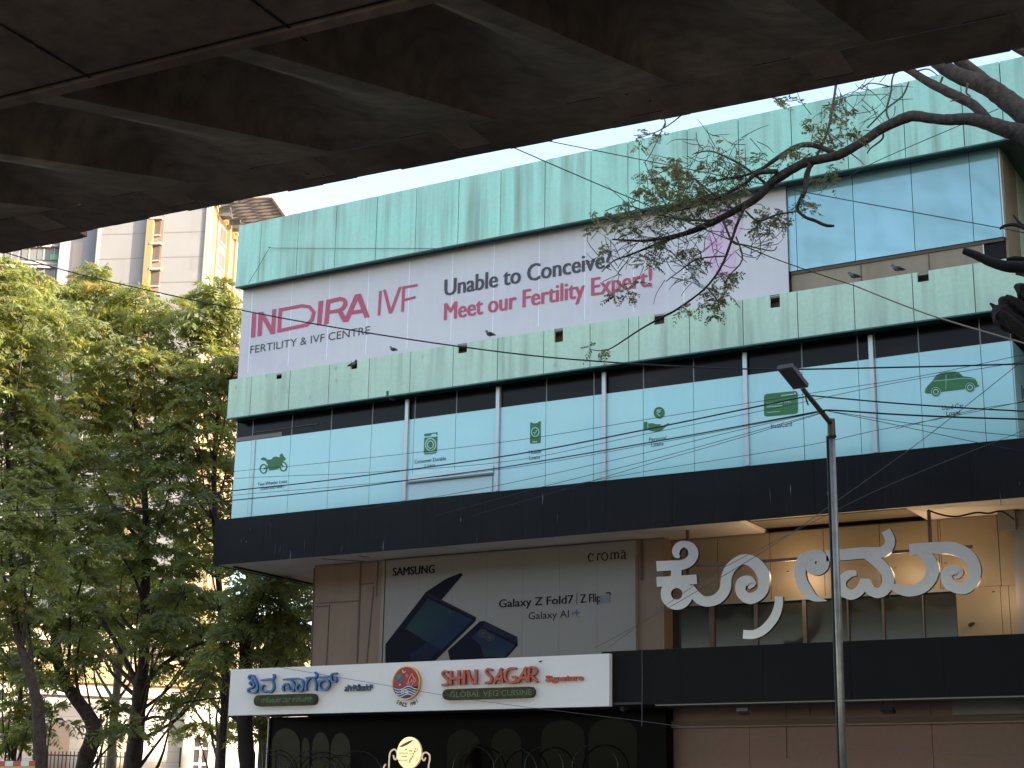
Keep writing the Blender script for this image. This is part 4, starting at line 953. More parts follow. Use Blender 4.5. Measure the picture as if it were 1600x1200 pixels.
# wing soffit: one sheet of coffers scooped between ribs
m = MB(); k0, k1 = int((sj - 14 - S0) / BAY) - 1, 6
RW = .34
NT, NU = 14, 12
for k in range(k0, k1):
    s0 = S0 + k * BAY; tint = random.random() * .8
    rows = []
    for i in range(NT + 1):
        v = i / NT; t = TB + (TT - TB) * v
        dep = (ZW - ZBX) * max(0., 1 - v) ** 1.0
        half = RW / 2 * (1 - .45 * v)
        row = []
        # rib underside centre at s0; right face rises with a wide fillet, far side drops sharply
        row.append((s0 - half, t, ZW - dep)); row.append((s0 + half, t, ZW - dep))
        span = BAY - 2 * half; rr = min(span * .42, dep * .62 + .01); hh = dep * (1 if v < .98 else 0)
        for u in range(NU + 1):                       # steep face rolling over into the slab
            th = math.pi / 2 * u / NU
            row.append((s0 + half + .02 * u / NU + rr * (1 - math.cos(th)), t, ZW - dep + hh * math.sin(th) ** .8))
        for u in range(1, 7):                         # slab coming back down to the next rib
            q = u / 6; row.append((s0 + half + .02 + rr + (span - rr - .02) * q, t, ZW - dep + hh * (1 - q * q * (3 - 2 * q))))
        rows.append([ts(*p) for p in row])
    n = len(rows[0]); V = [p for r in rows for p in r]; F = []
    for i in range(NT):
        for j in range(n - 1): F.append((i * n + j, (i + 1) * n + j, (i + 1) * n + j + 1, i * n + j + 1))
    m.add(V, F, CONC, tint)
w = m.build('wing_soffit', fly)
w.data.polygons.foreach_set('use_smooth', [True] * len(w.data.polygons))
try:
    bpy.context.view_layer.objects.active = w
    w.data.set_sharp_from_angle(angle=math.radians(38))
except Exception: pass
m = MB()
for k in range(k0, k1):                               # formwork patches and anchor marks, joints of the box soffit
    s0 = S0 + k * BAY
    for (a, b, t0, t1) in ((1.15, 1.62, .60, .99), (1.72, 2.2, .72, 1.12)):
        q0, q1 = TB + (TT - TB) * t0, TB + (TT - TB) * t1
        m.add([ts(s0 + a, q0, ZW - .006), ts(s0 + b, q0, ZW - .006), ts(s0 + b, q1, ZW - .006), ts(s0 + a, q1, ZW - .006)], [(0, 3, 2, 1)], CONCPATCH)
        for q in (q0, q1): m.add([ts(s0 + a, q, ZW - .009), ts(s0 + b, q, ZW - .009), ts(s0 + b, q + .018, ZW - .009), ts(s0 + a, q + .018, ZW - .009)], [(0, 3, 2, 1)], CONCDARK)
        for _ in range(3):
            x, y = s0 + random.uniform(a, b), random.uniform(q0, q1); m.add([ts(x + .022 * math.cos(h), y + .022 * math.sin(h), ZW - .012) for h in np.linspace(0, 6.28, 7)[:-1]], [(5, 4, 3, 2, 1, 0)], CONCDARK)
    sj2 = st(atz(160, 132, ZBX))[0] + k * BAY
    y = 2.2
    while y < TB:
        d_ = random.uniform(.05, .2); w_ = random.uniform(.012, .03); m.add([ts(sj2 - w_, y, ZBX - .005), ts(sj2 + w_, y, ZBX - .005), ts(sj2 + w_, y + d_, ZBX - .005), ts(sj2 - w_, y + d_, ZBX - .005)], [(0, 3, 2, 1)], CONCDARK); y += d_
    sE = S0 + (k + .5) * BAY
m.add([ts(SA, TB - .14, ZBX - .014), ts(SB, TB - .14, ZBX - .014), ts(SB, TB + .004, ZBX - .014), ts(SA, TB + .004, ZBX - .014), ts(SB, TB - .17, ZBX - .001), ts(SA, TB - .17, ZBX - .001), ts(SB, TB + .004, ZBX + .06), ts(SA, TB + .004, ZBX + .06)], [(0, 3, 2, 1), (5, 0, 1, 4), (3, 7, 6, 2)], CONC, .2)
m.add([ts(SA, TB - .24, ZBX - .004), ts(SB, TB - .24, ZBX - .004), ts(SB, TB - .20, ZBX - .004), ts(SA, TB - .20, ZBX - .004)], [(0, 3, 2, 1)], CONCDARK)
m.build('formwork_marks', fly)
m = MB()
for s_ in (14.0, 44.0): m.tube([ts(s_, 6.5, 0), ts(s_, 6.5, 8.2), ts(s_, 6.5, 9.0)], [1.0, 1.0, 1.6], CONCTOP, 20)
m.build('pier', fly)

# ================================================================== TREES
def fronds(centres, outs, L0, L1, nf, nl, lw, ll, droop=.45, tint=None, flat=False):
    """feathery compound leaves: every centre carries nf drooping fronds of nl leaflet pairs"""
    N = len(centres); C = np.repeat(np.array(centres), nf, 0); O = np.repeat(np.array(outs), nf, 0)
    n = len(C); d = O * .55 + rng.normal(0, .75, (n, 3)); d[:, 2] = d[:, 2] * .5 + .12
    if flat:                                          # umbrella-like sprays: fronds fan out sideways and droop
        a = np.tile(np.arange(nf) * 2 * np.pi / nf, N) + np.repeat(rng.uniform(0, 6.28, N), nf) + rng.normal(0, .3, n)
        d = np.stack([np.cos(a), np.sin(a), rng.uniform(-.1, .75, n)], 1) + O * np.array((.6, .6, .5))
    d /= np.linalg.norm(d, axis=1)[:, None] + 1e-9
    L = rng.uniform(L0, L1, n)
    tt = np.linspace(.18, 1, nl)
    p = C[:, None] + d[:, None] * (L[:, None] * tt)[..., None]
    p[..., 2] -= droop * L[:, None] * tt ** 2
    tang = d[:, None] - np.array((0, 0, 2 * droop))[None, None] * tt[None, :, None]
    tang /= np.linalg.norm(tang, axis=2)[..., None]
    side = np.cross(tang, np.array((0, 0, 1.0))); side /= np.linalg.norm(side, axis=2)[..., None] + 1e-6
    upv = np.cross(side, tang)
    prof = (np.sin(np.pi * (.15 + .8 * tt)))[None, :, None]
    V = []
    for sg_ in (-1, 1):
        ph = rng.uniform(-1.0, .45, (n, 1, 1)) + rng.normal(0, .3, (n, nl, 1))
        ax = (side * sg_ * np.cos(ph) + upv * np.sin(ph)) * .85 + tang * .5
        l = ll * L[:, None, None] / ((L0 + L1) / 2) * (.45 + .7 * prof) * rng.uniform(.75, 1.2, (n, nl, 1)); wv = (tang + upv * rng.uniform(-.7, .7, (n, nl, 1))) * lw * rng.uniform(.7, 1.2, (n, nl, 1))
        V.append(np.stack([p, p + ax * l * .5 + wv, p + ax * l, p + ax * l * .5 - wv], 2))
    V = np.concatenate(V, 1).reshape(-1, 3)
    nq = len(V) // 4
    tn = rng.random(N) if tint is None else np.array(tint)
    tn = np.repeat(np.repeat(tn, nf), nl * 2) + rng.normal(0, .06, nq)
    return V, np.clip(tn, 0, 1)
def leafobj(V, T, mt, name, parent):
    nq = len(V) // 4; me = bpy.data.meshes.new(name); me.vertices.add(len(V))
    me.vertices.foreach_set('co', (V - ORG[parent.name]).astype(np.float32).ravel())
    me.loops.add(nq * 4); me.polygons.add(nq); me.loops.foreach_set('vertex_index', np.arange(nq * 4, dtype=np.int32))
    me.polygons.foreach_set('loop_start', np.arange(0, nq * 4, 4, dtype=np.int32))
    try: me.polygons.foreach_set('loop_total', np.full(nq, 4, np.int32))
    except Exception: pass
    me.materials.append(mt); a = me.attributes.new('tint', 'FLOAT', 'FACE'); a.data.foreach_set('value', T.astype(np.float32))
    me.update(calc_edges=True); me.validate(); o = bpy.data.objects.new(name, me); COL.objects.link(o); o.parent = parent; ORG[o.name] = ORG[parent.name]; return o

def tree(name, label, Y, trunk, lobes, dens=1., bark=BARK, group='tall trees left of the building', extra=()):
    """trunk: photo pixels (x,y,radius m) at depth Y; lobes: (x,y,dY,radius m)"""
    tp = [(*at(x, y, Y), r) for x, y, r in trunk]; b = tp[0]
    t = thing(name, label, 'tree', (b[0], b[1], 0), group)
    tp = [(b[0] - .02, b[1], 0.0, b[3] * 1.25)] + tp
    P = smooth(tp, 4); m = MB()
    m.tube([p[:3] for p in P], [p[3] * random.uniform(.93, 1.07) for p in P], bark, 10, jit=.06)
    m.build('trunk', t, True)
    C = []; O = []; lm = MB()
    lobes = [(x, y, dy, r * 1.14) for x, y, dy, r in lobes]
    for (x, y, dy, r) in lobes:
        c = at(x, y, Y + dy)
        # limb from the nearest lower trunk point
        cand = [p for p in P if p[2] < c[2] - .6] or [P[-1]]
        s0 = min(cand, key=lambda p: (p[0] - c[0]) ** 2 + (p[1] - c[1]) ** 2 + .6 * (p[2] - c[2] + 2.2) ** 2)
        a = np.array(s0[:3]); mid = (a + c) / 2 + np.array((random.uniform(-.3, .3), random.uniform(-.3, .3), -.25))
        dist = np.linalg.norm(c - a); r0 = min(s0[3] * .6, .035 + .012 * dist)
        pl = smooth([(*a, r0), (*mid, r0 * .6), (*c, .018), (*(c + np.array((0, 0, r * .5))), .006)], 4)
        lm.tube([q[:3] for q in pl], [q[3] for q in pl], bark, 6, jit=.05)
        n = int(14.5 * r * r * dens) + 3
        v = rng.normal(0, 1, (n, 3)); v[:, 2] = v[:, 2] * .8 + .35; v /= np.linalg.norm(v, axis=1)[:, None]
        q = c + v * (r * rng.uniform(.25, 1.1, n) ** .6)[:, None] * np.array((1, 1, .95))
        C += list(q); O += list(v)
        for i in range(min(7, n)):
            lm.tube([c + rng.normal(0, .1, 3), (c + q[i]) / 2 + rng.normal(0, .08, 3), q[i]], [.016, .01, .005], bark, 4)
    for pts in extra:
        lm.tube([tuple(q[:3]) for q in smooth([(*at(x, y, Y), r) for x, y, r in pts], 4)], [q[3] for q in smooth([(*at(x, y, Y), r) for x, y, r in pts], 4)], bark, 7, jit=.05)
    lm.build('limbs', t, True)
    V, T = fronds(C, O, .42, .80, 7, 10, .034, .22, droop=.6, flat=True)
    leafobj(V, T, LEAF, 'crown', t)
    return t
def J(l, dy=1.2): return [(x, y, random.uniform(-dy, dy), r) for x, y, r in l]
tree('tree', 'leafy tree at the far left edge, its crown sunlit yellow-green', 28.5, [(64, 1215, .17), (62, 1150, .16), (58, 1100, .15), (45, 1050, .11), (25, 980, .09), (20, 900, .08), (15, 800, .07), (10, 650, .05)],
     J([(-5, 420, .75), (15, 455, .7), (-30, 480, .9), (35, 500, .7), (5, 520, .8), (-15, 580, .9), (28, 590, .8), (50, 615, .65), (15, 650, .8), (48, 680, .7), (-10, 700, .9), (25, 735, .8), (60, 760, .6), (5, 800, .8), (35, 850, .7), (-10, 890, .8), (55, 900, .5), (10, 940, .5), (-5, 1000, .5), (45, 980, .4)], .9))
tree('tree', 'leaning dark-trunked tree behind the left edge, second from left', 33, [(128, 1215, .24), (138, 1175, .23), (148, 1140, .22), (125, 1100, .19), (100, 1065, .17), (92, 1040, .16), (84, 980, .12), (80, 900, .10), (85, 760, .08), (80, 600, .05)],
     J([(55, 450, .65), (70, 480, .7), (95, 505, .75), (60, 540, .8), (110, 560, .8), (85, 610, .9), (130, 640, .8), (70, 680, .9), (115, 720, .9), (60, 760, .8), (100, 800, .9), (140, 850, .8), (65, 860, .8), (110, 910, .7), (40, 930, .7), (70, 990, .55), (130, 970, .5), (105, 1000, .45), (60, 1040, .4), (170, 1110, .3), (200, 1135, .25), (130, 1040, .35)], 1.3),
     extra=([(148, 1140, .07), (156, 1128, .04), (158, 1115, .03)], [(138, 1170, .06), (165, 1148, .045), (200, 1142, .04)]))
tree('tree', 'tallest central tree with straight dark trunk and forked boughs', 35.5, [(206, 1215, .27), (212, 1160, .25), (217, 1100, .23), (219, 1075, .21), (224, 1040, .17), (226, 980, .15), (228, 880, .12), (225, 760, .09), (205, 620, .06), (190, 520, .04)],
     J([(150, 452, .75), (130, 475, .6), (175, 480, .75), (212, 472, .5), (160, 520, .85), (205, 515, .8), (232, 520, .5), (150, 575, .9), (195, 575, .9), (240, 580, .75), (160, 630, .9), (210, 640, .9), (255, 640, .8), (180, 690, .9), (235, 710, .9), (150, 740, .8), (205, 770, .9), (265, 770, .8), (170, 830, .9), (230, 840, .9), (190, 900, .7), (255, 900, .8), (285, 930, .6), (150, 930, .6), (215, 960, .5), (265, 985, .55), (310, 1005, .5), (285, 1040, .45), (330, 1045, .4), (240, 1010, .4), (270, 1110, .3), (300, 1090, .3), (150, 985, .5), (120, 950, .5)], 1.5),
     extra=([(219, 1075, .10), (260, 1035, .07), (300, 1010, .05), (340, 1000, .03)], [(219, 1078, .10), (195, 1030, .08), (165, 980, .06), (120, 930, .04)], [(214, 1130, .06), (240, 1120, .045), (262, 1120, .04), (290, 1098, .03), (350, 1090, .02)]))
tree('tree', 'slim tree with a small raised top beside the teal parapet', 36.5, [(345, 1215, .13), (348, 1150, .12), (352, 1050, .11), (345, 950, .10), (338, 850, .09), (335, 720, .07), (345, 600, .05), (347, 500, .03)],
     J([(346, 452, .42), (352, 482, .5), (300, 490, .55), (280, 505, .6), (322, 500, .6), (362, 505, .45), (300, 540, .8), (345, 545, .75), (275, 560, .6), (320, 590, .85), (362, 590, .6), (290, 620, .85), (340, 640, .8), (310, 690, .9), (358, 700, .6), (280, 700, .7), (335, 750, .8), (300, 790, .8), (345, 820, .7), (290, 860, .7), (330, 890, .7), (310, 950, .6), (345, 960, .6)], 1.5))
tree('tree', 'thick dark trunk rising behind the left end of the white sign', 33, [(386, 1215, .23), (384, 1160, .22), (382, 1110, .21), (384, 1040, .19), (392, 960, .16), (400, 880, .12), (405, 800, .08)],
     J([(385, 900, .6), (420, 910, .6), (400, 950, .7), (440, 945, .6), (375, 985, .6), (415, 1000, .7), (350, 1010, .6), (455, 985, .6)], 1.2), bark=BARKDARK, extra=([(383, 1130, .08), (362, 1118, .06), (352, 1100, .04)],))
tree('tree', 'mossy trunk tree seen between the white sign and its post', 37, [(410, 1215, .16), (411, 1150, .15), (412, 1090, .14), (430, 1000, .12), (445, 930, .09), (450, 860, .06)],
     J([(440, 900, .6), (470, 930, .6), (455, 975, .7), (430, 1020, .6), (475, 1010, .5), (405, 1050, .5), (415, 1110, .45), (408, 1150, .4)], 1.0), bark=BARKPALE)
tree('tree', 'slender pale trunk between two darker trunks at lower left', 40, [(172, 1215, .16), (176, 1150, .15), (182, 1080, .14), (190, 1000, .12), (192, 900, .10), (190, 800, .07)],
     J([(170, 960, .7), (200, 985, .6), (145, 1010, .6), (215, 940, .7), (120, 990, .6), (180, 900, .9), (140, 890, .9), (235, 1000, .5)], 1.2), bark=BARKPALE, dens=.8)
tree('tree', 'pale crooked trunk by the arched house window', 41, [(340, 1215, .15), (347, 1150, .14), (355, 1090, .12), (350, 1000, .1), (340, 900, .08), (330, 780, .06)],
     J([(300, 1000, .6), (330, 1020, .6), (280, 985, .6), (350, 1060, .5), (265, 1050, .45), (325, 1075, .4), (345, 1130, .4), (310, 1150, .35), (250, 960, .7)], 1.2), bark=BARKPALE, dens=.7)
tree('tree', 'bushy low growth over the wall at the lower left corner', 31, [(20, 1230, .07), (22, 1180, .06), (30, 1120, .05), (35, 1050, .04)],
     J([(15, 1010, .6), (45, 1030, .5), (5, 1060, .5), (30, 1085, .45), (60, 1075, .4), (15, 1120, .4), (50, 1130, .35), (10, 1150, .4), (35, 1165, .35), (80, 1125, .4)], .8), dens=.6)

# ================================================================== FOREGROUND TREE AT THE RIGHT
YT = 21.5
ft = thing('roadside_tree', 'big sparse roadside tree reaching its bent limbs in from the right edge', 'tree', (float(at(1720, 1229, YT)[0]), YT, 0))
def lim(q, l, m_=BARK, dY=0., n=10, sub=5, jit=.05):
    P = []
    for i, p in enumerate(l):
        Y = YT + dY + (p[3] if len(p) > 3 else 0.); w_ = at(p[0], p[1], Y); k = np.linalg.norm(w_ - CAM) / FPX; P.append((*w_, p[2] * k))
    P = smooth(P, sub); q.tube([p[:3] for p in P], [max(p[3], .002) for p in P], m_, n, jit=jit)
m = MB(); q0 = at(1720, 1229, YT)
m.tube([(q0[0], YT, 0), (q0[0], YT, 3), tuple(at(1715, 800, YT)), tuple(at(1700, 500, YT)), tuple(at(1665, 300, YT)), tuple(at(1640, 240, YT))], [.42, .36, .33, .3, .26, .24], BARK, 14, jit=.05)
m.build('trunk', ft, True)
m = MB()
lim(m, [(1660, 270, 20), (1640, 232, 17), (1600, 209, 14), (1575, 203, 12.5), (1545, 193, 11), (1515, 186, 9.5), (1480, 187, 8.2), (1450, 184, 8), (1430, 181, 8.4), (1415, 184, 8.4), (1400, 190, 7.8), (1375, 203, 7.2), (1350, 220, 6.8), (1325, 235, 6.8), (1305, 244, 7), (1262, 253, 7), (1237, 265, 7), (1222, 274, 7.6), (1206, 285, 7), (1180, 311, 6.2), (1145, 331, 5.6), (1105, 351, 5), (1065, 366, 3.4), (1009, 376, 2.2), (957, 374, 1.2)], n=12)
lim(m, [(1545, 190, 8), (1522, 165, 7.5), (1480, 143, 7.4), (1447, 126, 6.4), (1420, 109, 5.6), (1400, 100, 5.2), (1370, 85, 5), (1330, 55, 4)], dY=.05)
lim(m, [(1680, 300, 22), (1640, 212, 18), (1600, 178, 16.5), (1565, 150, 15), (1535, 131, 14), (1505, 121, 12.5), (1480, 108, 11.5), (1462, 92, 11.5), (1440, 60, 10), (1410, 20, 8)], n=12, dY=.2)
CROWNPTS = [(-10, 21.5, 16.6), (-12, 22, 17.4), (-9, 21, 18.2), (-13.5, 22, 16.4), (-11, 21, 19.2), (-7, 22, 16.5), (-4, 22, 17)]
for e in CROWNPTS:
    a = at(1410, 20, YT + .2); b = np.array(e); m.tube([q for q in smooth([tuple(a), tuple((a + b) / 2 + np.array((.2, 0, .5))), e], 4)], list(np.linspace(.07, .015, 9)), BARK, 7)
lim(m, [(1540, 128, 10), (1515, 106, 8.5), (1495, 92, 8), (1470, 70, 7)], dY=.5)
lim(m, [(1700, 90, 14), (1640, 92, 9), (1600, 80, 7), (1570, 60, 7), (1540, 30, 6)], dY=.7)
m.build('main_limb', ft, True)
m = MB(); tw = lambda l, dY=0.: lim(m, l, TWIG if max(p[2] for p in l) < 2.6 else BARK, dY, 6, 4, .08)
tw([(1305, 240, 4.5), (1275, 228, 4.2), (1247, 228, 4), (1210, 250, 3.4), (1190, 264, 2.6), (1160, 275, 2), (1120, 282, 1.5)])
tw([(1272, 252, 2), (1293, 205, 2), (1302, 160, 2), (1307, 122, 2), (1309, 60, 1.8)]); tw([(1292, 205, 1.6), (1300, 220, 1.6), (1305, 232, 1.6)])
tw([(1266, 256, 3.2), (1259, 275, 3), (1258, 298, 3), (1250, 312, 2.8), (1246, 327, 2.6), (1258, 339, 2.6), (1274, 345, 2.8), (1290, 352, 2.6), (1303, 353, 2)], -.1)
tw([(1285, 244, 2), (1266, 262, 2.4), (1262, 290, 1.5), (1255, 310, 1.2)], .1)
tw([(1215, 268, 4.5), (1184, 270, 3.8), (1166, 285, 3), (1140, 300, 2.2), (1100, 318, 1.6), (1050, 332, 1.2)], -.1)
tw([(1164, 322, 2.6), (1150, 355, 2.2), (1140, 385, 2), (1125, 420, 1.8), (1100, 452, 1.5), (1060, 482, 1.6), (1036, 495, 1.7), (1000, 515, 1.3), (957, 543, 1), (938, 548, .7), (920, 545, .6)], -.2)
tw([(1130, 345, 2.2), (1145, 378, 1.7), (1165, 383, 1.2), (1205, 392, .9), (1214, 385, .7)], -.1)
tw([(1125, 345, 3), (1085, 362, 2.4), (1040, 376, 2), (985, 398, 1.5), (958, 408, 1.1), (940, 425, .8)], .2)
tw([(1200, 290, 2.6), (1165, 262, 2), (1140, 248, 1.6), (1110, 236, 1.2), (1085, 240, .8)], .1); tw([(1150, 330, 2.4), (1110, 300, 1.8), (1075, 272, 1.4), (1050, 262, 1), (1025, 262, .7)], .2)
tw([(1110, 345, 2.2), (1060, 342, 1.7), (1010, 330, 1.3), (975, 320, .9), (945, 330, .7)]); tw([(1165, 330, 2), (1185, 345, 1.8), (1215, 335, 1.5), (1250, 330, 1.2)], -.2)
tw([(1150, 370, 1.4), (1160, 405, 1.2), (1140, 430, 1), (1132, 445, .8)], -.2); tw([(1105, 450, 1.2), (1120, 468, 1), (1125, 485, .8)], -.2); tw([(1135, 400, 1.3), (1090, 405, 1.1), (1060, 425, .9), (1040, 440, .7)], -.1)
tw([(1395, 195, 1.6), (1385, 175, 1.5), (1392, 145, 1.5), (1395, 120, 1.3), (1408, 100, 1.2)]); tw([(1355, 200, 1.2), (1385, 170, 1.3), (1410, 150, 1.3), (1420, 128, 1.3)]); tw([(1390, 135, 1.1), (1360, 130, .9), (1345, 140, .7)])
tw([(1473, 120, 1.8), (1470, 135, 1.6), (1490, 142, 1), (1505, 148, .8)]); tw([(1512, 130, 1.8), (1510, 145, 1.5), (1515, 152, 1.2), (1485, 158, .9)]); tw([(1430, 112, 1.2), (1450, 108, 1), (1465, 118, .8)])
tw([(1380, 208, 1.6), (1378, 218, 1.5), (1360, 232, 1.2), (1355, 240, .9)]); tw([(1330, 240, 1.2), (1345, 252, .8), (1350, 258, .6)])
tw([(1030, 172, 1.2), (1040, 195, 1), (1020, 208, .8), (990, 212, .6)], .4); tw([(1075, 170, 1.2), (1055, 188, 1), (1030, 204, .8), (995, 217, .5)], .4); tw([(1180, 140, 1), (1205, 152, .9), (1230, 158, .7), (1250, 155, .5)], .4)
tw([(1040, 190, .8), (1022, 230, .7), (1012, 248, .6), (1005, 255, .5)], .4); tw([(1045, 330, .8), (1012, 265, .7), (1008, 250, .6)], .3)
for _ in range(260):                                  # bare twiglets round the outer branches
    bx_, by_ = random.choice([(1010, 330), (1050, 290), (1090, 270), (1130, 300), (1000, 395), (960, 400), (1080, 410), (1100, 380), (1170, 380), (1050, 360), (1150, 250), (1110, 240), (1330, 170), (1360, 150)])
    x, y = bx_ + random.gauss(0, 26), by_ + random.gauss(0, 20); a = random.uniform(0, 6.28); l = random.uniform(14, 34)
    x1, y1 = x + l * math.cos(a), y + l * math.sin(a) * .8; x2, y2 = x1 + l * .6 * math.cos(a + random.uniform(-1, 1)), y1 + l * .6 * math.sin(a + random.uniform(-1, 1))
    lim(m, [(x, y, .7), (x1, y1, .55), (x2, y2, .35)], TWIG, random.uniform(-.4, .4), 4, 3, 0)
m.build('twigs', ft, True)
C = []; O = []; T0 = []
for x, y, r, k in [(1035, 285, 32, 26), (1085, 268, 30, 24), (1060, 305, 36, 34), (1010, 315, 30, 24), (985, 335, 26, 16), (1105, 300, 34, 30), (1140, 285, 28, 16), (1170, 255, 24, 14), (1150, 318, 24, 12), (1040, 340, 30, 22), (1085, 335, 26, 18), (960, 350, 20, 9), (935, 352, 14, 7), (985, 362, 18, 9), (1020, 385, 22, 10), (1075, 395, 22, 12), (1085, 425, 16, 8), (1010, 405, 16, 7), (950, 390, 14, 6), (930, 365, 10, 4), (1055, 262, 16, 8), (1030, 255, 12, 5), (1110, 240, 12, 6), (1125, 262, 18, 9),
                   (1298, 178, 16, 9), (1310, 160, 13, 6), (1270, 198, 15, 9), (1315, 210, 15, 8), (1298, 222, 15, 6), (1262, 225, 14, 6), (1238, 240, 16, 8), (1335, 213, 12, 5), (1225, 255, 14, 7), (1320, 180, 10, 5),
                   (1185, 345, 13, 8), (1205, 352, 14, 8), (1225, 340, 13, 7), (1200, 330, 11, 5), (1250, 312, 13, 7), (1285, 275, 14, 8), (1290, 262, 8, 3), (1270, 320, 10, 4),
                   (1135, 435, 12, 8), (1150, 428, 9, 5), (1105, 455, 15, 9), (1120, 470, 13, 8), (1090, 480, 13, 6), (1065, 482, 10, 4), (1110, 488, 10, 5), (1130, 455, 10, 5), (980, 452, 10, 6), (965, 462, 9, 5), (1000, 440, 9, 4), (940, 546, 7, 4), (925, 545, 5, 2), (1210, 156, 9, 5), (1235, 158, 6, 2), (1000, 208, 14, 6), (1025, 212, 10, 4), (1005, 275, 6, 3)]:
    for _ in range(int(k * .66)):
        px, py = x + random.gauss(0, r * .55), y + random.gauss(0, r * .5); C.append(at(px, py, YT + random.uniform(-.45, .45))); v = rng.normal(0, 1, 3); v[2] = abs(v[2]) * .4 - .1; O.append(v / np.linalg.norm(v)); T0.append(min(1, max(0, random.gauss(.45, .28))))
for _ in range(520):                                  # crown carried on above the flyover edge
    v = rng.normal(0, 1, 3); v /= np.linalg.norm(v); q = random.choice(CROWNPTS)
    C.append(np.array(q) + v * random.uniform(.3, 1.5) * np.array((1.2, 1, .8))); O.append(v); T0.append(random.random())
V, T = fronds(C, O, .13, .24, 3, 6, .017, .062, droop=.5, tint=T0); leafobj(V, T, LEAFR, 'foliage', ft)
m = MB()                                              # sawn-off side limb and its snags
lim(m, [(1690, 470, 14), (1640, 428, 11), (1600, 418, 9.5), (1570, 416, 8.5), (1545, 408, 7.2), (1525, 399, 6.2), (1506, 392, 5.2)], BARKDARK, -.3)
lim(m, [(1640, 370, 5), (1600, 356, 3.4), (1585, 351, 3), (1570, 353, 2.4), (1562, 358, 2)], BARK, -.3, 7); lim(m, [(1610, 360, 3), (1595, 350, 2.4), (1583, 336, 1.8)], BARK, -.3, 6); lim(m, [(1600, 405, 4), (1585, 404, 3.6), (1573, 406, 3)], BARKDARK, -.2, 6)
lim(m, [(1640, 440, 5), (1600, 430, 2.6), (1587, 428, 1.5)], BARK, -.4, 6)
m.build('sawn_limb', ft, True)
m = MB()                                              # torn dark limb end: bundle of splinters
for (x0, y0, x1, y1, r0, r1, dy) in [(1680, 575, 1553, 481, 22, 9, -.5), (1680, 560, 1562, 466, 16, 6, -.45), (1680, 548, 1572, 462, 16, 4, -.55), (1690, 560, 1583, 470, 16, 3, -.4), (1690, 590, 1556, 486, 16, 5, -.6), (1690, 600, 1575, 502, 14, 4, -.5), (1680, 520, 1592, 468, 12, 2, -.5), (1690, 610, 1600, 515, 14, 4, -.55), (1650, 500, 1586, 446, 9, 6, -.45), (1650, 510, 1594, 455, 8, 5, -.5), (1650, 530, 1547, 474, 9, 2.5, -.5)]:
    lim(m, [(x0, y0, r0 * 1.35), ((x0 + x1) / 2 + 4, (y0 + y1) / 2, (r0 + r1) / 2), (x1 + 14, y1 + 10, r1 * 2.1), (x1, y1, r1 * .5)], BARKDARK, dy, 7, 3, .22)
m.build('torn_limb', ft)

# ================================================================== OVERHEAD CABLES
def cable(label, pts, Y0, Y1, r, m_=CABLE, name='overhead_cable'):
    xs = [p[0] for p in pts]; a, b = xs[0], xs[-1]; P = []
    for x, y in smooth(pts, 5): P.append(at(x, y, Y0 + (Y1 - Y0) * (x - a) / (b - a)))
    m = MB(); m.tube(P, r, m_, 6); o = m.build(name, org=P[len(P) // 2]); tag(o, label, 'cable', 'cables strung across the facade')
LPY = 23.6
cable('thick black cable sagging across the banner and down over the parapet', [(-60, 373), (0, 392), (130, 430), (350, 479), (520, 511), (715, 541), (900, 562), (1165, 576.5), (1400, 574), (1600, 568.5), (1660, 566)], 25, 27, .015)
cable('straight cable from the flyover to the right corner, tan at its end', [(760, 212), (900, 273), (1145, 377), (1232, 412), (1337, 447)], 20.5, 26.5, .009)
cable('tan length of cable crossing the dark strip windows at right', [(1337, 447), (1450, 491), (1582, 531), (1640, 548)], 26.5, 28, .014, CABLETAN)
cable('thin cable passing behind the leaves to the cyan pane corner', [(820, 213), (855, 220), (1040, 257), (1267, 302), (1556, 355), (1620, 368)], 22.5, 26, .008)
cable('short slanting cable under the bent limb on the teal parapet', [(1300, 290), (1370, 252), (1497, 197), (1560, 170)], 27.5, 25, .007)
cable('faint dark wire pinned along the top parapet at left', [(388, 443), (405, 415), (421, 388), (430, 387.5), (540, 388), (680, 388)], 29.55, 29.58, .006)
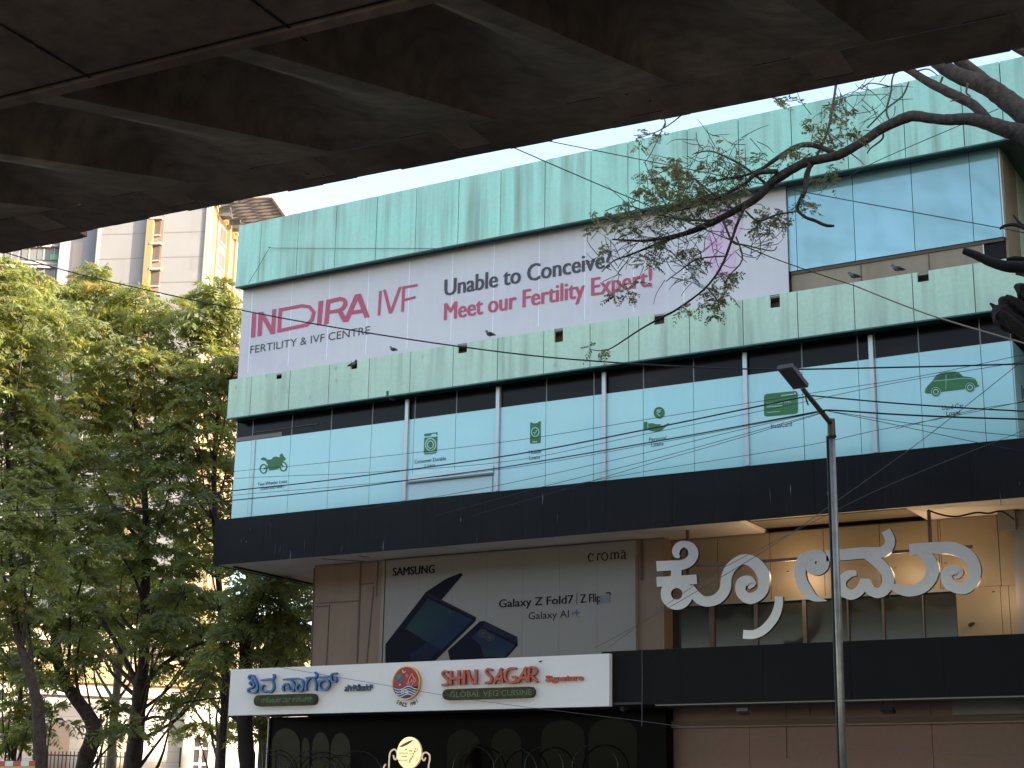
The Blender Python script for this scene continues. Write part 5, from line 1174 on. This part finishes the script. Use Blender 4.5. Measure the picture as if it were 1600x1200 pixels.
L = [('topmost thin cable of the bundle over the cyan windows', [(-40, 770), (180, 757), (362, 737), (516, 722), (800, 689), (1000, 657), (1250, 617), (1436, 588), (1600, 554), (1660, 541)], 27, 26, .005),
     ('thick cable rising to the bracket on the lamp arm', [(-40, 800), (180, 790), (362, 767), (516, 750), (800, 711), (1000, 673), (1150, 642), (1262, 619)], 27.5, 23.3, .012),
     ('thin cable climbing to the right above the vintage car picture', [(-40, 778), (180, 766), (362, 748), (577, 738), (800, 720), (1000, 680), (1200, 640), (1400, 598), (1600, 565), (1660, 552)], 27, 26.5, .005),
     ('thick cable ending in the knot above the pole top', [(-40, 815), (180, 800), (362, 782), (516, 766), (700, 742), (800, 728), (1000, 694), (1150, 667), (1288, 641)], 27.5, LPY, .011),
     ('thin companion just under the thick cable of the bundle', [(-40, 806), (180, 795), (362, 774), (577, 756), (800, 731), (1000, 697), (1150, 669), (1288, 642)], 27.3, LPY, .005),
     ('cable fanning out from the pole knot over the grey sill', [(560, 796), (700, 773), (800, 754), (1000, 709.5), (1150, 673), (1288, 642)], 28, LPY, .005),
     ('cable fanning lower from the pole knot towards the black band', [(680, 806), (850, 760), (1000, 723), (1150, 682), (1289, 643)], 28.4, LPY, .005),
     ('lowest cable of the fan from the pole knot', [(740, 805), (860, 771), (1000, 729), (1150, 686), (1289, 644)], 28.6, LPY, .005),
     ('thin cable passing under the card picture to the upper right', [(860, 764), (1000, 738), (1255, 697), (1367, 673), (1480, 652), (1600, 627), (1660, 613)], 28.5, 26, .005),
     ('thick cable leaving the lamp arm towards the right', [(1266, 618), (1330, 624), (1412, 631), (1500, 637), (1600, 642.5), (1660, 645)], 23.3, 23, .012),
     ('thick double cable leaving the pole knot to the right', [(1288, 641), (1310, 641.5), (1400, 647.5), (1500, 652), (1600, 655), (1660, 656)], LPY, 23.2, .014),
     ('thin cable dropping slowly right from the pole knot', [(1292, 642), (1412, 660), (1500, 672), (1600, 682), (1660, 687)], LPY, 24, .005),
     ('thin cable dropping steeply right from the pole knot', [(1292, 642), (1400, 664), (1520, 690), (1600, 705), (1660, 716)], LPY, 24, .005),
     ('thin cable low over the far right cyan panes', [(1400, 670), (1520, 641), (1600, 628), (1650, 618)], 27, 25, .005)]
for l, p, a, b, r in L: cable(l, p, a, b, r)
cable('long grey diagonal cable from the cyan corner down across the steel letters', [(1660, 512), (1596, 565), (1487, 652), (1420, 703), (1337, 762), (1200, 857), (1049, 947), (930, 1012)], 26, 28.8, .006, CABLEGREY)
cable('faint second diagonal cable over the black band', [(1660, 640), (1600, 672), (1500, 712), (1375, 764), (1250, 826), (1100, 905), (950, 1012)], 26, 29, .005, CABLEGREY)
cable('thin grey cable sloping across the white sign and dark shopfront', [(425, 1040), (439, 1043), (616, 1073), (756, 1096), (980, 1124), (1160, 1147), (1400, 1172), (1660, 1183)], 28.9, 27.6, .005, CABLEGREY)
cable('thick black cable looped along the soffit at right', [(1450, 797), (1470, 804), (1495, 807), (1525, 801), (1545, 802), (1565, 799), (1585, 812)], 29.8, 30.2, .018)
P = [at(x, y, 29.38) for x, y in ((1003, 1005), (1003.5, 1060), (1003, 1135))]; m = MB(); m.tube(P, .006, CABLEGREY, 6); tag(m.build('overhead_cable', org=P[1]), 'thin upright wire over the black fascia right of the white sign', 'cable', 'cables strung across the facade')

# ================================================================== BUILDINGS BEHIND
NT_ = np.array((.39, -.92, 0)); NT_ /= np.linalg.norm(NT_); DT = np.array((-NT_[1], NT_[0], 0))     # front normal, rightward direction
C1 = at(325, 400, 132.0)
tw_ = thing('apartment_tower', 'pale grey high-rise with a yellow stripe of small windows and roof trellis', 'apartment block', (C1[0], C1[1], 0))
def onF(px, py, off=0.): return atp(px, py, C1 + NT_ * off, NT_)
def uF(px, py): p = onF(px, py); return float((p - C1) @ DT), float(p[2])
uL = uF(149, 420)[0]; ZTOP = uF(327, 318)[1] + .6
def FB(mb, u0, u1, z0, z1, d0, d1, m_, base=None, n=None, dr=None):
    base = C1 if base is None else base; n = NT_ if n is None else n; dr = DT if dr is None else dr
    c = np.array((base[0], base[1], 0)) + dr * (u0 + u1) / 2 + n * (d0 + d1) / 2; c[2] = (z0 + z1) / 2
    mb.obox(c, dr * abs(u1 - u0) / 2, n * abs(d1 - d0) / 2, np.array((0, 0, abs(z1 - z0) / 2)), m_)
m = MB(); FB(m, uL, 0, 0, ZTOP, -14, 0, TOWERGREY); FB(m, -.5, .15, 0, ZTOP + .2, -.6, .16, TOWERTRIM); FB(m, uL - .1, uL + .3, 0, ZTOP, -.3, .12, TOWERTRIM)
for k in range(1, 24):
    FB(m, uL, -.5, k * 3.05, k * 3.05 + .12, 0, .02, mat('tower_joint', (.20, .20, .20), .8))
m.build('wall', tw_)
m = MB(); u0, u1 = uF(226, 420)[0], uF(236.5, 420)[0]; FB(m, u0, u1, 0, ZTOP, .0, .5, TOWERYEL); u2 = uF(251, 420)[0]; FB(m, u1, u2, 0, ZTOP, .0, .06, TOWERPINK); m.build('yellow_stripe', tw_)
for k in range(7):
    y = 356 + k * 39.6
    a = uF(240 - k * 1.0, y - 11); b = uF(250 - k * 1.0, y + 11)
    m = MB(); FB(m, a[0], b[0], b[1], a[1], .062, .1, TOWERWIN); w = m.build('window', tw_)
    m = MB(); FB(m, a[0] - .25, b[0] + .25, a[1] + .02, a[1] + .3, .062, .55, TOWERTRIM); m.build('hood', w); m = MB(); FB(m, a[0] - .1, b[0] + .1, b[1] - .2, b[1] - .02, .062, .25, TOWERTRIM); m.build('sill', w)
# right flank of the tower
def RB(mb, v0, v1, z0, z1, d0, d1, m_): FB(mb, v0, v1, z0, z1, d0, d1, m_, base=C1, n=DT, dr=-NT_)
m = MB(); RB(m, .6, 13.9, 0, ZTOP - .1, 0, .3, TOWERYEL); RB(m, 1.5, 4.6, 0, ZTOP - 1.5, .302, .5, TOWERPINK); RB(m, 4.6, 5.1, 0, ZTOP - 1.5, .302, 1.0, TOWERYEL)
RB(m, 8.2, 13.5, 0, ZTOP - 2.0, .302, .6, TOWERPINK); m.build('flank', tw_)
for k in range(8):
    z = ZTOP - 4.6 - k * 3.05
    m = MB(); RB(m, 1.7, 4.4, z, z + 2.1, .502, .62, TOWERTRIM); w = m.build('balcony_window', tw_)
    m = MB(); RB(m, 1.95, 3.0, z + .25, z + 1.95, .622, .66, TOWERWIN); RB(m, 3.15, 4.2, z + .25, z + 1.95, .622, .66, TOWERWIN); m.build('pane', w)
    m = MB(); RB(m, 9.4, 11.0, z - .1, z + 2.2, .602, .7, TOWERWIN); m.build('window', tw_)
m = MB()
for i in range(15): RB(m, .2 + i * 1.0, .2 + i * 1.0 + .34, ZTOP - .15, ZTOP + .15, .35, 7.0, PERGOLA)
for d in (2.2, 4.6): RB(m, 0, 15, ZTOP + .16, ZTOP + .3, d, d + .25, TOWERTRIM)
RB(m, -.2, 15, ZTOP - .2, ZTOP + .3, 7.0, 7.3, TOWERTRIM); RB(m, -.3, .15, ZTOP - .2, ZTOP + .3, .3, 7.0, TOWERTRIM)
for i in range(10): RB(m, i * 1.6, i * 1.6 + .06, ZTOP + .3, ZTOP + 1.5, 7.1, 7.16, TOWERTRIM)
for i in (2, 6): RB(m, i, i + 1.2, ZTOP - 1.4, ZTOP - .3, .35, 1.6, TOWERWIN2)
m.build('roof_trellis', tw_)
C2 = at(150, 400, 128.0)
t2 = thing('apartment_tower', 'whitish lower apartment block with slanting dark windows at the left edge', 'apartment block', (C2[0], C2[1], 0))
N2 = np.array((.62, -.78, 0)); N2 /= np.linalg.norm(N2); D2 = np.array((-N2[1], N2[0], 0))
def u2_(px, py):
    p = atp(px, py, C2, N2); return float((p - C2) @ D2), float(p[2])
zt2 = u2_(60, 372)[1] + 8; a88 = u2_(90, 420)[0]
m = MB(); FB(m, a88, 0, 0, zt2, -9, 0, TOWERBLUE, C2, N2, D2); FB(m, a88 - 22, a88, 0, zt2 - 1, -12, -1.2, TOWERGREY, C2, N2, D2)
q = u2_(112, 410); q1 = u2_(130, 380); FB(m, q[0], q1[0], q[1] - 3, q1[1], .0, .05, TOWERPINK if False else mat('tower_patch', (.31, .30, .295), .85), C2, N2, D2)
for k in range(22): FB(m, a88 - 22, a88, k * 3.05, k * 3.05 + .25, -1.199, -.9, TOWERTRIM, C2, N2, D2)
m.build('wall', t2)
for k in range(6):
    for (xa, xb, dd) in ((33, 54, 0), (57, 76, 0), (78, 88, 1), (6, 26, 0)):
        y = 392 + k * 33
        a, b = u2_(xa, y - 10), u2_(xb, y + 10)
        m = MB(); FB(m, a[0], b[0], b[1], a[1], -1.198, -1.05, TOWERWIN2, C2, N2, D2); w = m.build('window', t2)
        m = MB(); FB(m, (a[0] + b[0]) / 2 - .06, (a[0] + b[0]) / 2 + .06, b[1], a[1], -1.049, -.98, TOWERTRIM, C2, N2, D2); FB(m, a[0], b[0], a[1] + .01, a[1] + .25, -1.198, -.6, TOWERTRIM, C2, N2, D2)
        if dd and k == 0: FB(m, a[0], b[0], b[1], b[1] + .7, -1.04, -1.0, mat('green_awning', (.1, .4, .22), .7), C2, N2, D2)
        m.build('frame', w)

# white house with pointed windows
HP = at(250, 1150, 50.0); NH = np.array((.75, -.66, 0)); NH /= np.linalg.norm(NH); DH = np.array((-NH[1], NH[0], 0))
hs = thing('white_house', 'white two-tone stucco house with pointed arch windows behind the tree trunks', 'house', (HP[0], HP[1], 0))
def uH(px, py):
    p = atp(px, py, HP, NH); return float((p - HP) @ DH), float(p[2])
uh0, uh1 = uH(-60, 1150)[0], uH(470, 1150)[0]; zh = uH(250, 1092)[1]
m = MB(); FB(m, uh0, uh1, 0, zh, -9, 0, HOUSEW, HP, NH, DH); FB(m, uh0, uh1 + .1, zh, zh + .35, -9.1, .25, HOUSEW, HP, NH, DH)
for a, b in ((222, 240), (285, 302)):
    l, r = uH(a, 1150)[0], uH(b, 1150)[0]; FB(m, l, r, 0, zh - .3, .001, .5, HOUSEW, HP, NH, DH)
for z in np.arange(.4, zh, .42): FB(m, uh0, uh1, z, z + .03, 0, .004, HOUSEJ, HP, NH, DH)
m.build('wall', hs)
def HPT(u, z, d): p = HP + DH * u + NH * d; return (p[0], p[1], z)
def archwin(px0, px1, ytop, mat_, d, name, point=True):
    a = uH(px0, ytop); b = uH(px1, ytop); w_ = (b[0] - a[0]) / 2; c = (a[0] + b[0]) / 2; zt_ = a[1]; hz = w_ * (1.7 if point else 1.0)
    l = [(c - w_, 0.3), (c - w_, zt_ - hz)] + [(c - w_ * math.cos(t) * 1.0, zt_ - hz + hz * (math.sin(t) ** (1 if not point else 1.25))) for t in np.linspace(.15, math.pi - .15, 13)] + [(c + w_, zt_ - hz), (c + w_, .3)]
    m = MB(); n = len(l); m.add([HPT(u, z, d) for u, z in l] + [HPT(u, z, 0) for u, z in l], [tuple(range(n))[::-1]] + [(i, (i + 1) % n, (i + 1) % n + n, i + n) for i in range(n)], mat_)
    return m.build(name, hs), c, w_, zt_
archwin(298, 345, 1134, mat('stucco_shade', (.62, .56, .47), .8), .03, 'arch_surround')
w, c, w_, zt_ = archwin(303, 327, 1146, mat('house_pane', (.05, .045, .045), .15), .05, 'window')
m = MB(); FB(m, c - .05, c + .05, .3, zt_, .051, .09, WHITEP, HP, NH, DH)
for z in np.arange(.6, zt_ - .6, .62): FB(m, c - w_, c + w_, z, z + .09, .051, .085, WHITEP, HP, NH, DH)
m.build('frame', w)
a, b = uH(281, 1168), uH(294, 1168); m = MB(); FB(m, a[0], b[0], .4, a[1], .02, .05, mat('house_pane', (.05, .045, .045), .15), HP, NH, DH); w = m.build('window', hs)
m = MB(); FB(m, (a[0] + b[0]) / 2 - .05, (a[0] + b[0]) / 2 + .05, .4, a[1], .051, .09, WHITEP, HP, NH, DH); FB(m, a[0], b[0], a[1] - .9, a[1] - .8, .051, .085, WHITEP, HP, NH, DH); FB(m, a[0] - .1, b[0] + .1, a[1], a[1] + .12, .051, .1, WHITEP, HP, NH, DH); m.build('frame', w)
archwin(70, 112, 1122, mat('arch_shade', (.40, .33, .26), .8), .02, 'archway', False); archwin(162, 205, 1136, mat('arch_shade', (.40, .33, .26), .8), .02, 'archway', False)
m = MB()
for x in range(60, 202, 6):
    p, z = uH(x, 1185); FB(m, p - .02, p + .02, z - .9, z + .25, .6, .64, BLACK, HP, NH, DH)
p0_, z0_ = uH(58, 1179); p1_, _ = uH(203, 1179); FB(m, p0_, p1_, z0_ - .05, z0_, .59, .65, BLACK, HP, NH, DH); m.build('railing', hs)
HB = at(200, 1000, 66.0)
cb = thing('cream_building', 'cream and ochre sunlit building glimpsed through the tree trunks', 'building', (HB[0], HB[1], 0))
def uB(px, py):
    p = atp(px, py, HB, NH); return float((p - HB) @ DH), float(p[2])
m = MB(); b0, b1, zb = uB(-80, 1000)[0], uB(520, 1000)[0], uB(200, 985)[1]
FB(m, b0, b1, 0, zb, -8, 0, CREAMW, HB, NH, DH); zz = uB(200, 1070)[1]; FB(m, b0, b1, zz, zz + .9, .001, .3, TOWERYEL, HB, NH, DH); FB(m, b0, b1, zb, zb + .3, -8, .3, HOUSEW, HB, NH, DH); FB(m, b0, b1, zz + 2.2, zz + 2.5, .001, .4, HOUSEW, HB, NH, DH); m.build('wall', cb)
for x in range(-40, 500, 55):
    a, b = uB(x, 1012), uB(x + 20, 1050); m = MB(); FB(m, a[0], b[0], b[1], a[1], .001, .06, TOWERWIN, HB, NH, DH); m.build('window', cb)

# striped barricade at the lower left
YBR = 30.0
br = thing('striped_barricade', 'red and white topped yellow barricade by the lower left corner', 'barricade', (float(at(25, 1195, YBR)[0]), YBR, 0))
a, b = X_(-40, 1195, YBR), X_(58, 1195, YBR); zt_ = Z_(30, 1189, YBR)
m = MB(); m.box(a, b, YBR, YBR + .08, .9, zt_ - .13, YELB); m.build('panel', br)
m = MB(); n = 8
for i in range(n): m.box(a + (b - a) * i / n, a + (b - a) * (i + 1) / n, YBR - .012, YBR + .09, zt_ - .125, zt_, REDW if i % 2 else WHITEP)
m.build('striped_rail', br)
for x in (a + .1, b - .1):
    m = MB(); m.box(x - .04, x + .04, YBR + .09, YBR + .15, 0, zt_ - .1, GALV); m.build('leg', br)
